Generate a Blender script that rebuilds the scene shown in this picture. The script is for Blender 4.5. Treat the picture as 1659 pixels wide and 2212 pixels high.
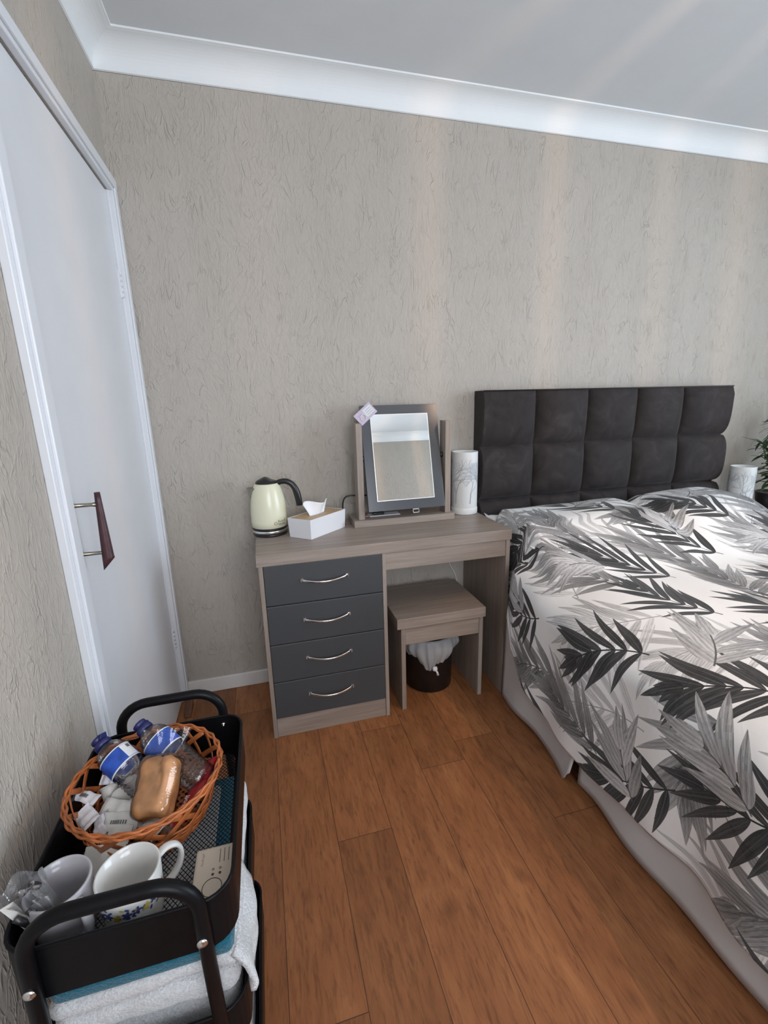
import bpy, bmesh, math, random
import numpy as np
from mathutils import Vector, Matrix, noise
random.seed(7)
for o in list(bpy.data.objects): bpy.data.objects.remove(o, do_unlink=True)
S = bpy.context.scene
COL = S.collection
PI = math.pi
sin, cos = math.sin, math.cos

# ------------------------------------------------------------------ camera
cam = bpy.data.cameras.new('camera'); camo = bpy.data.objects.new('camera', cam); COL.objects.link(camo)
cam.sensor_fit = 'HORIZONTAL'; cam.sensor_width = 36.0; cam.lens = 974.165*36/1659
cam.clip_start = 0.02
_r = Vector((0.96530359, -0.25983345, -0.02599149)); _u = Vector((0.0854065, 0.22008866, 0.97173387)); _f = Vector((0.24676853, 0.94023804, -0.23464384))
camo.matrix_world = Matrix(((_r.x, _u.x, -_f.x, 0.43907), (_r.y, _u.y, -_f.y, -1.98063), (_r.z, _u.z, -_f.z, 1.26585), (0, 0, 0, 1)))
S.camera = camo

# ------------------------------------------------------------------ light
ZC, ZT = 2.365, 2.445          # cove bottom, ceiling
RX, RY = 3.78, -3.02           # room extents
w = bpy.data.worlds.new('sky'); S.world = w; w.use_nodes = True
w.node_tree.nodes['Background'].inputs[0].default_value = (0.55, 0.72, 1.0, 1)
w.node_tree.nodes['Background'].inputs[1].default_value = 2.0
def area(name, loc, rot, sx, sy, power, color):
    l = bpy.data.lights.new(name, 'AREA'); l.shape = 'RECTANGLE'; l.size = sx; l.size_y = sy; l.energy = power; l.color = color
    o = bpy.data.objects.new(name, l); COL.objects.link(o); o.location = loc; o.rotation_euler = rot
    return o
area('window_daylight', (3.90, -2.05, 1.42), (0, math.radians(90), 0), 1.60, 1.8, 72, (0.76, 0.89, 1.0))
area('added_rear_fill', (.90, -3.10, 1.50), (math.radians(90), 0, 0), 1.1, 1.25, 34, (0.95, 0.96, 1.0))  # added fill light behind the camera, through a made-up rear window
S.view_settings.view_transform = 'Standard'; S.view_settings.look = 'None'
S.view_settings.gamma = 1; S.view_settings.use_curve_mapping = False
S.view_settings.exposure = -0.2

# ------------------------------------------------------------------ material helpers
class N:
    def __init__(s, name):
        s.m = bpy.data.materials.new(name); s.m.use_nodes = True; s.t = s.m.node_tree; s.t.nodes.clear()
        s.out = s.t.nodes.new('ShaderNodeOutputMaterial'); s.b = s.t.nodes.new('ShaderNodeBsdfPrincipled')
        s.t.links.new(s.b.outputs[0], s.out.inputs[0])
    def n(s, typ, **kw):
        nd = s.t.nodes.new('ShaderNode'+typ)
        for k, v in kw.items():
            if k.startswith('i_'):
                nd.inputs[k[2:].replace('_', ' ')].default_value = v
            else: setattr(nd, k, v)
        return nd
    def l(s, a, b): s.t.links.new(a, b)
    def math(s, op, a, b=None, c=None, clamp=False):
        nd = s.n('Math', operation=op, use_clamp=clamp)
        for i, v in enumerate((a, b, c)):
            if v is None: continue
            if isinstance(v, (int, float)): nd.inputs[i].default_value = v
            else: s.l(v, nd.inputs[i])
        return nd.outputs[0]
    def coord(s, scale=(1, 1, 1), kind='Object', rot=(0, 0, 0), loc=(0, 0, 0)):
        tc = s.n('TexCoord'); mp = s.n('Mapping')
        s.l(tc.outputs[kind], mp.inputs[0]); mp.inputs['Scale'].default_value = scale
        mp.inputs['Rotation'].default_value = rot; mp.inputs['Location'].default_value = loc
        return mp.outputs[0]
    def noise(s, vec, scale=5, detail=3, rough=.5, dist=0):
        nd = s.n('TexNoise'); s.l(vec, nd.inputs['Vector'])
        nd.inputs['Scale'].default_value = scale; nd.inputs['Detail'].default_value = detail
        nd.inputs['Roughness'].default_value = rough; nd.inputs['Distortion'].default_value = dist
        return nd.outputs['Fac']
    def ramp(s, fac, stops):
        nd = s.n('ValToRGB'); s.l(fac, nd.inputs[0]); cr = nd.color_ramp
        while len(cr.elements) > 1: cr.elements.remove(cr.elements[-1])
        for i, (p, c) in enumerate(stops):
            e = cr.elements[0] if i == 0 else cr.elements.new(p)
            e.position = p; e.color = tuple(c)+(1,) if len(c) == 3 else c
        return nd.outputs[0]
    def mix(s, fac, a, b, typ='MIX'):
        nd = s.n('MixRGB', blend_type=typ)
        for i, v in enumerate((fac, a, b)):
            if isinstance(v, (int, float)): nd.inputs[i].default_value = v
            elif isinstance(v, tuple): nd.inputs[i].default_value = v+(1,) if len(v) == 3 else v
            else: s.l(v, nd.inputs[i])
        return nd.outputs[0]
    def col(s, c):
        if isinstance(c, tuple): s.b.inputs['Base Color'].default_value = c+(1,)
        else: s.l(c, s.b.inputs['Base Color'])
        return s
    def set(s, **kw):
        for k, v in kw.items():
            i = s.b.inputs[k.replace('_', ' ')]
            if isinstance(v, (int, float, tuple)): i.default_value = v
            else: s.l(v, i)
        return s
    def bump(s, h, strength=.3, dist=.01):
        nd = s.n('Bump'); nd.inputs['Strength'].default_value = strength; nd.inputs['Distance'].default_value = dist
        s.l(h, nd.inputs['Height']); s.l(nd.outputs[0], s.b.inputs['Normal']); return s

def simple(name, c, rough=.5, metal=0, var=.06, scale=8, bump=0, bscale=200, spec=.5):
    k = N(name); v = k.coord()
    f = k.noise(v, scale, 3)
    a = tuple(x*(1-var) for x in c); b = tuple(min(1, x*(1+var)) for x in c)
    k.col(k.ramp(f, [(.3, a), (.7, b)])).set(Roughness=rough, Metallic=metal, Specular_IOR_Level=spec)
    if bump: k.bump(k.noise(v, bscale, 2), bump, .002)
    return k.m

def wallpaper():
    k = N('crinkled_wallpaper')
    big = k.noise(k.coord((1, 1, .8)), 2.2, 3)
    v = k.coord((1, 1, .36))
    warp = k.n('TexNoise'); k.l(v, warp.inputs['Vector']); warp.inputs['Scale'].default_value = 7; warp.inputs['Detail'].default_value = 1
    vm = k.n('VectorMath', operation='SCALE'); k.l(warp.outputs['Color'], vm.inputs[0]); vm.inputs['Scale'].default_value = .09
    va = k.n('VectorMath', operation='ADD'); k.l(v, va.inputs[0]); k.l(vm.outputs[0], va.inputs[1])
    def ridge(sc, wd):
        n = k.noise(va.outputs[0], sc, 2, .5, .6)
        d = k.math('ABSOLUTE', k.math('SUBTRACT', n, .5))
        return k.math('SUBTRACT', 1, k.math('DIVIDE', d, wd, clamp=True), clamp=True)
    m1 = k.math('MULTIPLY', k.math('SUBTRACT', k.noise(k.coord((1, 1, .8)), 16, 3, .6), .42, clamp=True), 4, clamp=True)
    r1 = k.math('MULTIPLY', ridge(34, .045), m1)
    r2 = k.math('MULTIPLY', ridge(60, .05), .25)
    h = k.math('ADD', k.math('ADD', r1, r2), k.math('MULTIPLY', k.noise(va.outputs[0], 90, 3), .5))
    k.col(k.ramp(big, [(.3, (.445, .403, .352)), (.7, (.475, .432, .380))])).set(Roughness=.62, Specular_IOR_Level=.35)
    k.bump(h, .75, .0037)
    return k.m

def grainwood(name, axis):
    # pale taupe wood-effect laminate, grain along axis
    k = N(name)
    sc = {'x': (1.2, 26, 26), 'y': (26, 1.2, 26), 'z': (26, 26, 1.2)}[axis]
    v = k.coord(sc)
    f = k.noise(v, 1.6, 4, .55, .6)
    g = k.noise(v, 7, 3, .6, .2)
    c = k.ramp(f, [(.25, (.27, .215, .175)), (.5, (.33, .268, .225)), (.75, (.40, .335, .285))])
    c = k.mix(.35, c, k.ramp(g, [(.3, (.5, .5, .5)), (.7, (1, 1, 1))]), 'MULTIPLY')
    k.col(c).set(Roughness=.42, Specular_IOR_Level=.45); k.bump(g, .12, .001)
    return k.m

def floorwood():
    k = N('oak_plank_vinyl')
    at = k.n('Attribute', attribute_name='plank'); uv = k.n('UVMap', uv_map='UVMap')
    sp = k.n('SeparateColor'); k.l(at.outputs['Color'], sp.inputs[0])
    cb = k.n('CombineXYZ'); k.l(k.math('MULTIPLY', sp.outputs[0], 37.0), cb.inputs[2])
    va = k.n('VectorMath', operation='ADD'); k.l(uv.outputs[0], va.inputs[0]); k.l(cb.outputs[0], va.inputs[1])
    def mp(sc):
        m = k.n('Mapping'); k.l(va.outputs[0], m.inputs[0]); m.inputs['Scale'].default_value = sc; return m.outputs[0]
    f1 = k.noise(mp((9, 2.4, 1)), 1.7, 5, .6, 1.0)
    f2 = k.noise(mp((75, 10, 1)), 1.5, 5, .65, .8)
    kn = k.n('TexVoronoi'); k.l(mp((1.0, .8, 1)), kn.inputs['Vector']); kn.inputs['Scale'].default_value = 6.5; kn.inputs['Randomness'].default_value = 1
    knot = k.math('SUBTRACT', 1, k.math('DIVIDE', kn.outputs['Distance'], .16, clamp=True), clamp=True)
    c = k.ramp(f1, [(.2, (.21, .080, .030)), (.5, (.29, .114, .043)), (.8, (.37, .158, .062))])
    c = k.mix(.65, c, k.ramp(f2, [(.30, (.36, .31, .27)), (.50, (.95, .95, .95)), (.75, (1.2, 1.16, 1.08))]), 'MULTIPLY')
    c = k.mix(k.math('MULTIPLY', knot, .45), c, (.07, .026, .010))
    br = k.math('ADD', k.math('MULTIPLY', sp.outputs[1], .5), .75)
    hs = k.n('HueSaturation'); k.l(c, hs.inputs['Color']); k.l(br, hs.inputs['Value'])
    # seams from the plank's own edge distance
    sx = k.n('SeparateXYZ'); k.l(uv.outputs[0], sx.inputs[0])
    dx = k.math('MINIMUM', sx.outputs[0], k.math('SUBTRACT', .165, sx.outputs[0]))
    dy = k.math('MINIMUM', sx.outputs[1], k.math('SUBTRACT', k.math('MULTIPLY', sp.outputs[2], 4.0), sx.outputs[1]))
    sm = k.math('LESS_THAN', k.math('MINIMUM', dx, dy), .0009)
    c = k.mix(k.math('MULTIPLY', sm, .8), hs.outputs[0], (.02, .01, .006))
    k.col(c).set(Roughness=.46, Specular_IOR_Level=.4)
    k.bump(k.math('SUBTRACT', f2, sm), .25, .0012)
    return k.m

def velvet():
    k = N('charcoal_velvet'); v = k.coord((1, 1, 1))
    f = k.noise(v, 9, 5, .6, 1.5)
    k.col(k.ramp(f, [(.3, (.019, .0145, .0135)), (.55, (.030, .0240, .0228)), (.75, (.047, .039, .037))])).set(Roughness=.75, Specular_IOR_Level=.25, Sheen_Weight=.25, Sheen_Roughness=.4)
    k.b.inputs['Sheen Tint'].default_value = (.5, .47, .48, 1)
    k.bump(k.noise(v, 220, 2), .1, .001)
    return k.m

def terry(name, c):
    k = N(name); v = k.coord()
    f = k.noise(v, 260, 3, .7)
    k.col(k.ramp(f, [(.3, tuple(x*.72 for x in c)), (.65, c)])).set(Roughness=.95, Specular_IOR_Level=.1, Sheen_Weight=.3)
    k.bump(f, .9, .004)
    return k.m

def film(name, tint=(1, 1, 1), gloss=.18, rough=.08, frost=0.0):
    k = N(name); k.t.nodes.remove(k.b)
    tr = k.n('BsdfTransparent'); tr.inputs[0].default_value = tint+(1,)
    gl = k.n('BsdfGlossy'); gl.inputs['Roughness'].default_value = rough
    lw = k.n('LayerWeight'); lw.inputs['Blend'].default_value = .25
    bp = k.n('Bump'); bp.inputs['Strength'].default_value = .5; bp.inputs['Distance'].default_value = .004
    k.l(k.noise(k.coord(), 45, 3, .6, 1), bp.inputs['Height']); k.l(bp.outputs[0], gl.inputs['Normal'])
    f = k.math('ADD', k.math('MULTIPLY', lw.outputs['Fresnel'], .8), gloss, clamp=True)
    mx = k.n('MixShader'); k.l(f, mx.inputs[0]); k.l(tr.outputs[0], mx.inputs[1]); k.l(gl.outputs[0], mx.inputs[2])
    last = mx.outputs[0]
    if frost:
        df = k.n('BsdfDiffuse'); df.inputs[0].default_value = (.8, .8, .8, 1)
        m2 = k.n('MixShader'); m2.inputs[0].default_value = frost; k.l(last, m2.inputs[1]); k.l(df.outputs[0], m2.inputs[2]); last = m2.outputs[0]
    k.l(last, k.out.inputs[0])
    return k.m

def palm_image(size=1400):
    """palm-frond print of the bedding, drawn as a repeating tile"""
    rs = np.random.RandomState(11)
    img = np.full((size, size, 3), (.80, .79, .775), np.float32)
    tex = rs.rand(64, 64).astype(np.float32)
    def leaf(x, y, ang, L, W, curve, tone, alpha, grad):
        # x,y,L,W in tile units
        ca, sa = cos(ang), sin(ang); n = size
        pad = L*1.05+W
        i0, i1 = int((x-pad)*n), int((x+pad)*n); j0, j1 = int((y-pad)*n), int((y+pad)*n)
        X, Y = np.meshgrid(np.arange(i0, i1), np.arange(j0, j1))
        dx = (X+.5)/n-x; dy = (Y+.5)/n-y
        s = (dx*ca+dy*sa)/L; t = (-dx*sa+dy*ca)-curve*L*np.clip(s, 0, 1.2)**2
        sc = np.clip(s, 0, 1)
        wd = 1.22*W*np.sin(PI*sc**.75)**.85*(1-.25*sc)
        m = (np.abs(t) < wd) & (s > 0) & (s < 1)
        if not m.any(): return
        tt = np.clip(t/W, -1, 1)
        ph = rs.rand()*9
        k1 = np.sin(tt*9+ph+1.5*np.sin(sc*5+ph)); k2 = np.sin(tt*23+ph*2+sc*3)
        ti = ((tt+1)*8+ph*7).astype(int) % 64; tj = ((sc*14)+ph*5).astype(int) % 64
        nz = tex[ti, tj]
        v = tone*(1+.22*k1+.12*k2+.35*(nz-.5)) + grad*(sc-.5)
        v = np.clip(v, .012, .78)
        mid = np.abs(t) < .0011
        v = np.where(mid, v*.75+.05, v)
        a = np.where(m, alpha, 0)[..., None].astype(np.float32)
        cc = np.stack([v, v*.985, v*.975], -1)
        ii = X % n; jj = Y % n
        old = img[jj, ii]; img[jj, ii] = old*(1-a)+cc*a
    def stem(pts, wd, tone):
        for a, b in zip(pts[:-1], pts[1:]):
            L = math.hypot(b[0]-a[0], b[1]-a[1]); k = int(L*size)+1
            for q in range(k):
                x = a[0]+(b[0]-a[0])*q/k; y = a[1]+(b[1]-a[1])*q/k; r = max(1, int(wd*size))
                ii = np.arange(int(x*size)-r, int(x*size)+r+1) % size; jj = np.arange(int(y*size)-r, int(y*size)+r+1) % size
                img[np.ix_(jj, ii)] = (tone, tone, tone)
    def frond(x, y, ang, L, bend, n, ll, W, tone, alpha=.96, spread=.75, grad=.0, st=None, curl=.18, side=(1, -1)):
        pts = []
        a = ang; px, py = x, y; steps = 24
        for q in range(steps+1):
            pts.append((px, py, a)); a = ang+bend*(q/steps); px += cos(a)*L/steps; py += sin(a)*L/steps
        for q in range(n):
            u = .12+.88*q/(n-1); i = int(u*steps); X, Y, A = pts[i]
            env = .55+.75*sin(PI*(.15+.75*u)); env *= .6 if u > .96 else 1
            for sd in side:
                sp = spread*(1.1-.75*u)+.1*rs.randn()*.6
                leaf(X, Y, A+sd*sp, ll*env*(.9+.2*rs.rand()), W*(.85+.3*rs.rand()), sd*curl*(-.6+1.0*rs.rand()), tone*(.75+.5*rs.rand()), alpha, grad)
        leaf(pts[-1][0], pts[-1][1], pts[-1][2], ll*.8, W, 0, tone, alpha, grad)
        stem([(p[0], p[1]) for p in pts], .0016, st if st is not None else max(.03, tone*.5))
    R = math.radians
    # soft grey washes underneath
    for (x, y, an, L, be) in [(.08, .20, 118, .30, .5), (.55, .05, 70, .34, -.6), (.82, .52, 140, .32, .6), (.30, .62, 95, .34, .5), (.68, .80, 160, .28, -.5)]:
        frond(x, y, R(an), L, be, 8, .20, .0125, .46, .8, .9, -.15, .35)
    # middle greys
    for (x, y, an, L, be) in [(.22, .02, 100, .30, .7), (.92, .28, 120, .28, -.5), (.48, .42, 150, .28, .7), (.10, .78, 60, .26, .7), (.74, .02, 130, .24, -.7)]:
        frond(x, y, R(an), L, be, 7, .19, .016, .23, .93, .8, .22, .1, .3)
    # bold charcoal
    for (x, y, an, L, be) in [(.40, .16, 125, .30, -.35), (.98, .02, 112, .28, .4), (.66, .33, 118, .28, .3), (.20, .50, 130, .30, -.3), (.86, .74, 118, .26, -.3), (.52, .70, 112, .26, .45)]:
        frond(x, y, R(an), L, be, 7, .17, .0135, .042, .98, .85, .03, .03)
    # wide pale leaves on top
    for (x, y, an, L, be) in [(.33, .30, 60, .16, .4), (.80, .16, 150, .15, .5), (.05, .62, 40, .15, -.4), (.60, .55, 30, .16, .5)]:
        frond(x, y, R(an), L, be, 4, .17, .019, .38, .96, .8, -.2, .12, .35)
    im = bpy.data.images.new('palm_frond_print', size, size, float_buffer=False)
    srgb = np.where(img <= .0031308, img*12.92, 1.055*np.clip(img, 0, 1)**(1/2.4)-.055)
    px = np.ones((size, size, 4), np.float32); px[..., :3] = srgb
    im.pixels.foreach_set(px.ravel()); im.update(); im.pack()
    return im

def palmfabric():
    k = N('palm_frond_cotton')
    uv = k.n('UVMap', uv_map='UVMap'); it = k.n('TexImage'); it.image = palm_image(); it.extension = 'REPEAT'
    mp = k.n('Mapping'); k.l(uv.outputs[0], mp.inputs[0]); mp.inputs['Scale'].default_value = (1/.88, 1/.88, 1)
    k.l(mp.outputs[0], it.inputs[0])
    k.col(it.outputs[0]).set(Roughness=.8, Specular_IOR_Level=.2, Sheen_Weight=.1)
    k.bump(k.noise(k.coord(), 14, 4, .6, .5), .25, .01)
    return k.m

M = {}
M['paper'] = wallpaper()
M['gloss'] = simple('white_gloss_paint', (.74, .755, .78), .32, var=.02, bump=.05, bscale=30)
M['ceil'] = simple('ceiling_paint', (.68, .70, .71), .9, var=.015, bump=.1, bscale=120)
M['cove'] = simple('cove_paint', (.84, .86, .86), .6, var=.01)
M['skirt'] = simple('skirting_paint', (.72, .70, .66), .45, var=.03)
M['floor'] = floorwood()
M['woodx'] = grainwood('taupe_laminate_long', 'x'); M['woodz'] = grainwood('taupe_laminate_upright', 'z')
M['slate'] = simple('slate_grey_laminate', (.056, .060, .064), .5, var=.05, scale=3, bump=.06, bscale=500)
M['slategloss'] = simple('slate_grey_gloss', (.085, .09, .098), .22, var=.03, scale=3)
M['chrome'] = simple('polished_chrome', (.82, .82, .82), .16, 1, var=.02)
M['steel'] = simple('brushed_steel', (.55, .53, .5), .3, 1, var=.1)
M['black'] = simple('black_plastic', (.012, .012, .013), .3, var=.2)
M['blackmetal'] = simple('black_powder_coat', (.005, .005, .006), .36, var=.15, scale=40, bump=.04, bscale=900, spec=.16)
M['mirror'] = simple('mirror_silver', (.93, .95, .94), .01, 1, var=0)
M['bevelglass'] = simple('mirror_bevel', (.95, .95, .92), .35, .4, var=0)
M['velvet'] = velvet()
M['palm'] = palmfabric()
M['sheet'] = simple('white_cotton', (.70, .70, .70), .85, var=.03, bump=.2, bscale=60)
M['valance'] = simple('pale_grey_cotton', (.62, .61, .60), .85, var=.04, bump=.2, bscale=40)
M['cream'] = simple('cream_enamel', (.80, .78, .58), .2, var=.015)
M['whiteplastic'] = simple('white_plastic', (.78, .78, .80), .35, var=.02)
M['bamboo'] = simple('bamboo', (.52, .36, .21), .5, var=.14, scale=20)
M['tissue'] = simple('tissue_paper', (.85, .85, .86), .9, var=.02, bump=.15, bscale=80)
M['lampwhite'] = simple('white_ceramic_metal', (.74, .75, .73), .4, var=.02)
M['darkwood'] = simple('dark_rosewood', (.055, .018, .022), .4, var=.3, scale=60)
M['brass'] = simple('tarnished_nickel', (.36, .34, .28), .33, 1, var=.2, scale=60)
M['wicker'] = simple('orange_wicker', (.42, .125, .035), .38, var=.35, scale=25, bump=.3, bscale=150)
M['navy'] = simple('navy_plastic', (.012, .016, .105), .4, var=.1)
M['bluelabel'] = simple('blue_label', (.02, .08, .42), .35, var=.35, scale=60)
M['whitelabel'] = simple('white_label', (.72, .74, .76), .5, var=.02)
M['pet'] = film('clear_bottle_plastic', (.90, .89, .89), .06, .05)
M['cello'] = film('clear_cellophane', (.97, .97, .97), .05, .05)
M['foilfilm'] = film('silvery_clear_wrap', (.92, .92, .95), .34, .10, .10)
M['binbag'] = film('translucent_bin_bag', (.75, .75, .75), .03, .4, .42)
M['bun'] = simple('baked_bun_crust', (.58, .28, .11), .6, var=.42, scale=26, bump=.25, bscale=60)
M['redwrap'] = simple('red_wrapper', (.30, .006, .01), .3, var=.2, scale=60)
M['whiteprint'] = simple('white_print', (.75, .72, .70), .5, var=0)
M['sachet'] = simple('white_paper_sachet', (.70, .69, .65), .6, var=.05, scale=40, bump=.3, bscale=120)
M['sachetcool'] = simple('cool_white_sachet', (.72, .73, .77), .5, var=.04, scale=40, bump=.3, bscale=120)
M['potwhite'] = simple('milk_pot_white', (.68, .66, .61), .42, var=.04)
M['glaze'] = simple('white_glazed_china', (.70, .69, .66), .12, var=.02)
M['glazegrey'] = simple('pale_grey_glazed_china', (.44, .43, .45), .15, var=.02)
M['greyprint'] = simple('grey_print', (.13, .13, .13), .6, var=.1)
M['alarm'] = simple('beige_plastic', (.62, .54, .44), .5, var=.02)
M['alarmdark'] = simple('brown_groove', (.09, .07, .04), .6, var=.1)
M['lightgrey'] = simple('grey_dot', (.3, .27, .23), .6, var=.1)
M['lilac'] = simple('lilac_card', (.56, .48, .60), .45, var=.06, scale=30)
M['teal'] = terry('teal_terry', (.012, .135, .20))
M['terrywhite'] = terry('white_terry', (.74, .75, .76))
M['flannel'] = terry('white_flannel', (.70, .74, .76))
M['leafdark'] = simple('dark_green_leaf', (.035, .09, .03), .45, var=.4, scale=20)
M['leaflight'] = simple('light_green_leaf', (.16, .28, .06), .45, var=.3, scale=20)
M['stemgreen'] = simple('green_cane', (.06, .10, .035), .5, var=.3)
M['flowerblue'] = simple('blue_flower_print', (.06, .08, .25), .2, var=.3, scale=80)
M['floweryellow'] = simple('yellow_flower_print', (.55, .42, .10), .2, var=.2, scale=80)
M['terracotta'] = simple('brown_wood_wedge', (.14, .06, .03), .5, var=.3, scale=30)
M['pink'] = simple('pink_card', (.55, .28, .27), .6, var=.05)

# ------------------------------------------------------------------ geometry helpers
class MB:
    def __init__(s): s.v = []; s.f = []; s.uv = {}; s.sm = []
    def add(s, vs, fs, T=None, smooth=False):
        o = len(s.v)
        if T is not None: vs = [T @ Vector(v) for v in vs]
        s.v += [tuple(v) for v in vs]; s.f += [tuple(i+o for i in f) for f in fs]; s.sm += [smooth]*len(fs)
        return s
    def box(s, x0, x1, y0, y1, z0, z1, T=None):
        vs = [(x, y, z) for z in (z0, z1) for y in (y0, y1) for x in (x0, x1)]
        return s.add(vs, [(0, 2, 3, 1), (4, 5, 7, 6), (0, 1, 5, 4), (2, 6, 7, 3), (0, 4, 6, 2), (1, 3, 7, 5)], T)
    def grid(s, fn, nu, nv, T=None, closeu=False, closev=False, smooth=True):
        vs = [fn(i/(nu if closeu else nu-1), j/(nv if closev else nv-1)) for j in range(nv) for i in range(nu)]
        fs = []
        for j in range(nv if closev else nv-1):
            for i in range(nu if closeu else nu-1):
                a, b = i, (i+1) % nu; c, d = j, (j+1) % nv
                fs.append((c*nu+a, c*nu+b, d*nu+b, d*nu+a))
        return s.add(vs, fs, T, smooth)
    def lathe(s, prof, T=None, seg=40, cap=(True, True), smooth=True):
        vs = []; n = len(prof)
        for r, z in prof:
            for i in range(seg):
                a = 2*PI*i/seg; vs.append((r*cos(a), r*sin(a), z))
        fs = [(j*seg+i, j*seg+(i+1) % seg, (j+1)*seg+(i+1) % seg, (j+1)*seg+i) for j in range(n-1) for i in range(seg)]
        if cap[0]: fs.append(tuple(reversed(range(seg))))
        if cap[1]: fs.append(tuple((n-1)*seg+i for i in range(seg)))
        return s.add(vs, fs, T, smooth)
    def tube(s, pts, r, seg=10, T=None, closed=False, flat=None, nrm=None, cap=True, rf=None):
        """sweep a circle (or an ellipse flat=(a,b), b along nrm) along pts"""
        P = [Vector(p) for p in pts]; n = len(P); vs = []
        N0 = None
        for i in range(n):
            a = P[i-1] if (i > 0 or closed) else P[i]; b = P[(i+1) % n] if (i < n-1 or closed) else P[i]
            t = (b-a)
            if t.length < 1e-9: t = Vector((0, 0, 1))
            t.normalize()
            if nrm is not None: nn = Vector(nrm(P[i], i))
            elif N0 is None: nn = Vector((0, 0, 1)) if abs(t.z) < .9 else Vector((1, 0, 0))
            else: nn = N0
            nn = (nn-t*nn.dot(t)); nn.normalize(); N0 = nn; bb = t.cross(nn)
            ra, rb = flat if flat else (r, r)
            if rf: q = rf(i/(n-1)); ra *= q; rb *= q
            for k in range(seg):
                th = 2*PI*k/seg
                if flat: # squarish section
                    c_, s_ = cos(th), sin(th); m = max(abs(c_), abs(s_))**.5; c_, s_ = c_/m*.9, s_/m*.9
                else: c_, s_ = cos(th), sin(th)
                vs.append(P[i]+bb*(ra*c_)+nn*(rb*s_))
        m = n if closed else n-1
        fs = [(i*seg+k, i*seg+(k+1) % seg, ((i+1) % n)*seg+(k+1) % seg, ((i+1) % n)*seg+k) for i in range(m) for k in range(seg)]
        if cap and not closed: fs += [tuple(reversed(range(seg))), tuple((n-1)*seg+k for k in range(seg))]
        return s.add(vs, fs, T, True)
    def rbox(s, c, h, r, n=10, T=None, disp=None):
        """rounded box centre c half sizes h corner radius r, with optional displacement"""
        c = Vector(c)
        for ax in range(3):
            for sg in (-1, 1):
                def fn(u, v, ax=ax, sg=sg):
                    q = [0, 0, 0]; q[ax] = sg; q[(ax+1) % 3] = (2*u-1)*(1 if sg > 0 else -1); q[(ax+2) % 3] = 2*v-1
                    def wrp(a, i):
                        # concentrate samples at the rounded edge
                        return math.copysign(abs(a)**.8, a)*h[i]
                    p = Vector([wrp(q[i], i) for i in range(3)])
                    inn = Vector([max(-(h[i]-r), min(h[i]-r, p[i])) for i in range(3)])
                    d = p-inn
                    if d.length > 1e-9: d.normalize()
                    o = inn+d*r
                    if disp: o = o+d*disp(c+o, d)
                    return c+o
                s.grid(fn, n, n, T)
        return s

def merge(me, dist=1e-5):
    bm = bmesh.new(); bm.from_mesh(me); bmesh.ops.remove_doubles(bm, verts=bm.verts, dist=dist)
    bmesh.ops.recalc_face_normals(bm, faces=bm.faces); bm.to_mesh(me); bm.free()

WL = {}
def obj(name, mb, mat, parent=None, bevel=0, weld=False, solid=0, origin=None, recalc=True):
    me = bpy.data.meshes.new(name)
    if parent is not None: o0 = WL[parent]
    elif origin is not None: o0 = Vector(origin)
    else: o0 = Vector((0, 0, 0))
    me.from_pydata([tuple(Vector(v)-o0) for v in mb.v], [], mb.f)
    me.polygons.foreach_set('use_smooth', mb.sm)
    me.update()
    if weld: merge(me)
    elif recalc:
        bm = bmesh.new(); bm.from_mesh(me); bmesh.ops.recalc_face_normals(bm, faces=bm.faces); bm.to_mesh(me); bm.free()
    o = bpy.data.objects.new(name, me); COL.objects.link(o); me.materials.append(M[mat] if isinstance(mat, str) else mat)
    WL[o] = Vector(o0)
    if parent is not None: o.parent = parent
    else: o.location = o0
    if solid:
        sm = o.modifiers.new('thickness', 'SOLIDIFY'); sm.thickness = solid; sm.offset = 0
    if bevel:
        b = o.modifiers.new('edges', 'BEVEL'); b.width = bevel; b.segments = 2; b.limit_method = 'ANGLE'; b.angle_limit = math.radians(40)
    return o
def tag(o, label, cat, group=None):
    o['label'] = label; o['category'] = cat
    if group: o['group'] = group
    return o
def thing(name, loc, label, cat, group=None):
    o = bpy.data.objects.new(name, None); COL.objects.link(o); o.location = loc; o.empty_display_size = .05
    WL[o] = Vector(loc); return tag(o, label, cat, group)
def struct(name, mb, mat, parent=None, **kw):
    o = obj(name, mb, mat, parent, **kw)
    if parent is None: o['kind'] = 'structure'
    return o
def text(name, s, size, T, mat, parent, depth=.0003, align='LEFT', shear=0, xs=1):
    cu = bpy.data.curves.new(name, 'FONT'); cu.body = s; cu.size = size; cu.extrude = depth; cu.align_x = align; cu.shear = shear
    to = bpy.data.objects.new(name, cu); COL.objects.link(to)
    dg = bpy.context.evaluated_depsgraph_get(); me = bpy.data.meshes.new_from_object(to.evaluated_get(dg))
    bpy.data.objects.remove(to); o0 = WL[parent]
    for v in me.vertices:
        p = T @ Vector((v.co.x*xs, v.co.y, v.co.z)) if not callable(T) else T(v.co)
        v.co = Vector(p)-o0
    o = bpy.data.objects.new(name, me); COL.objects.link(o); me.materials.clear(); me.materials.append(M[mat]); o.parent = parent; WL[o] = o0
    return o
def frame(o, x, y=None, z=None):
    """matrix with origin o, x axis x, z axis approx z"""
    o = Vector(o); x = Vector(x).normalized()
    z = Vector(z) if z is not None else Vector((0, 0, 1))
    z = (z-x*z.dot(x)).normalized(); y = z.cross(x)
    return Matrix(((x.x, y.x, z.x, o.x), (x.y, y.y, z.y, o.y), (x.z, y.z, z.z, o.z), (0, 0, 0, 1)))
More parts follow.
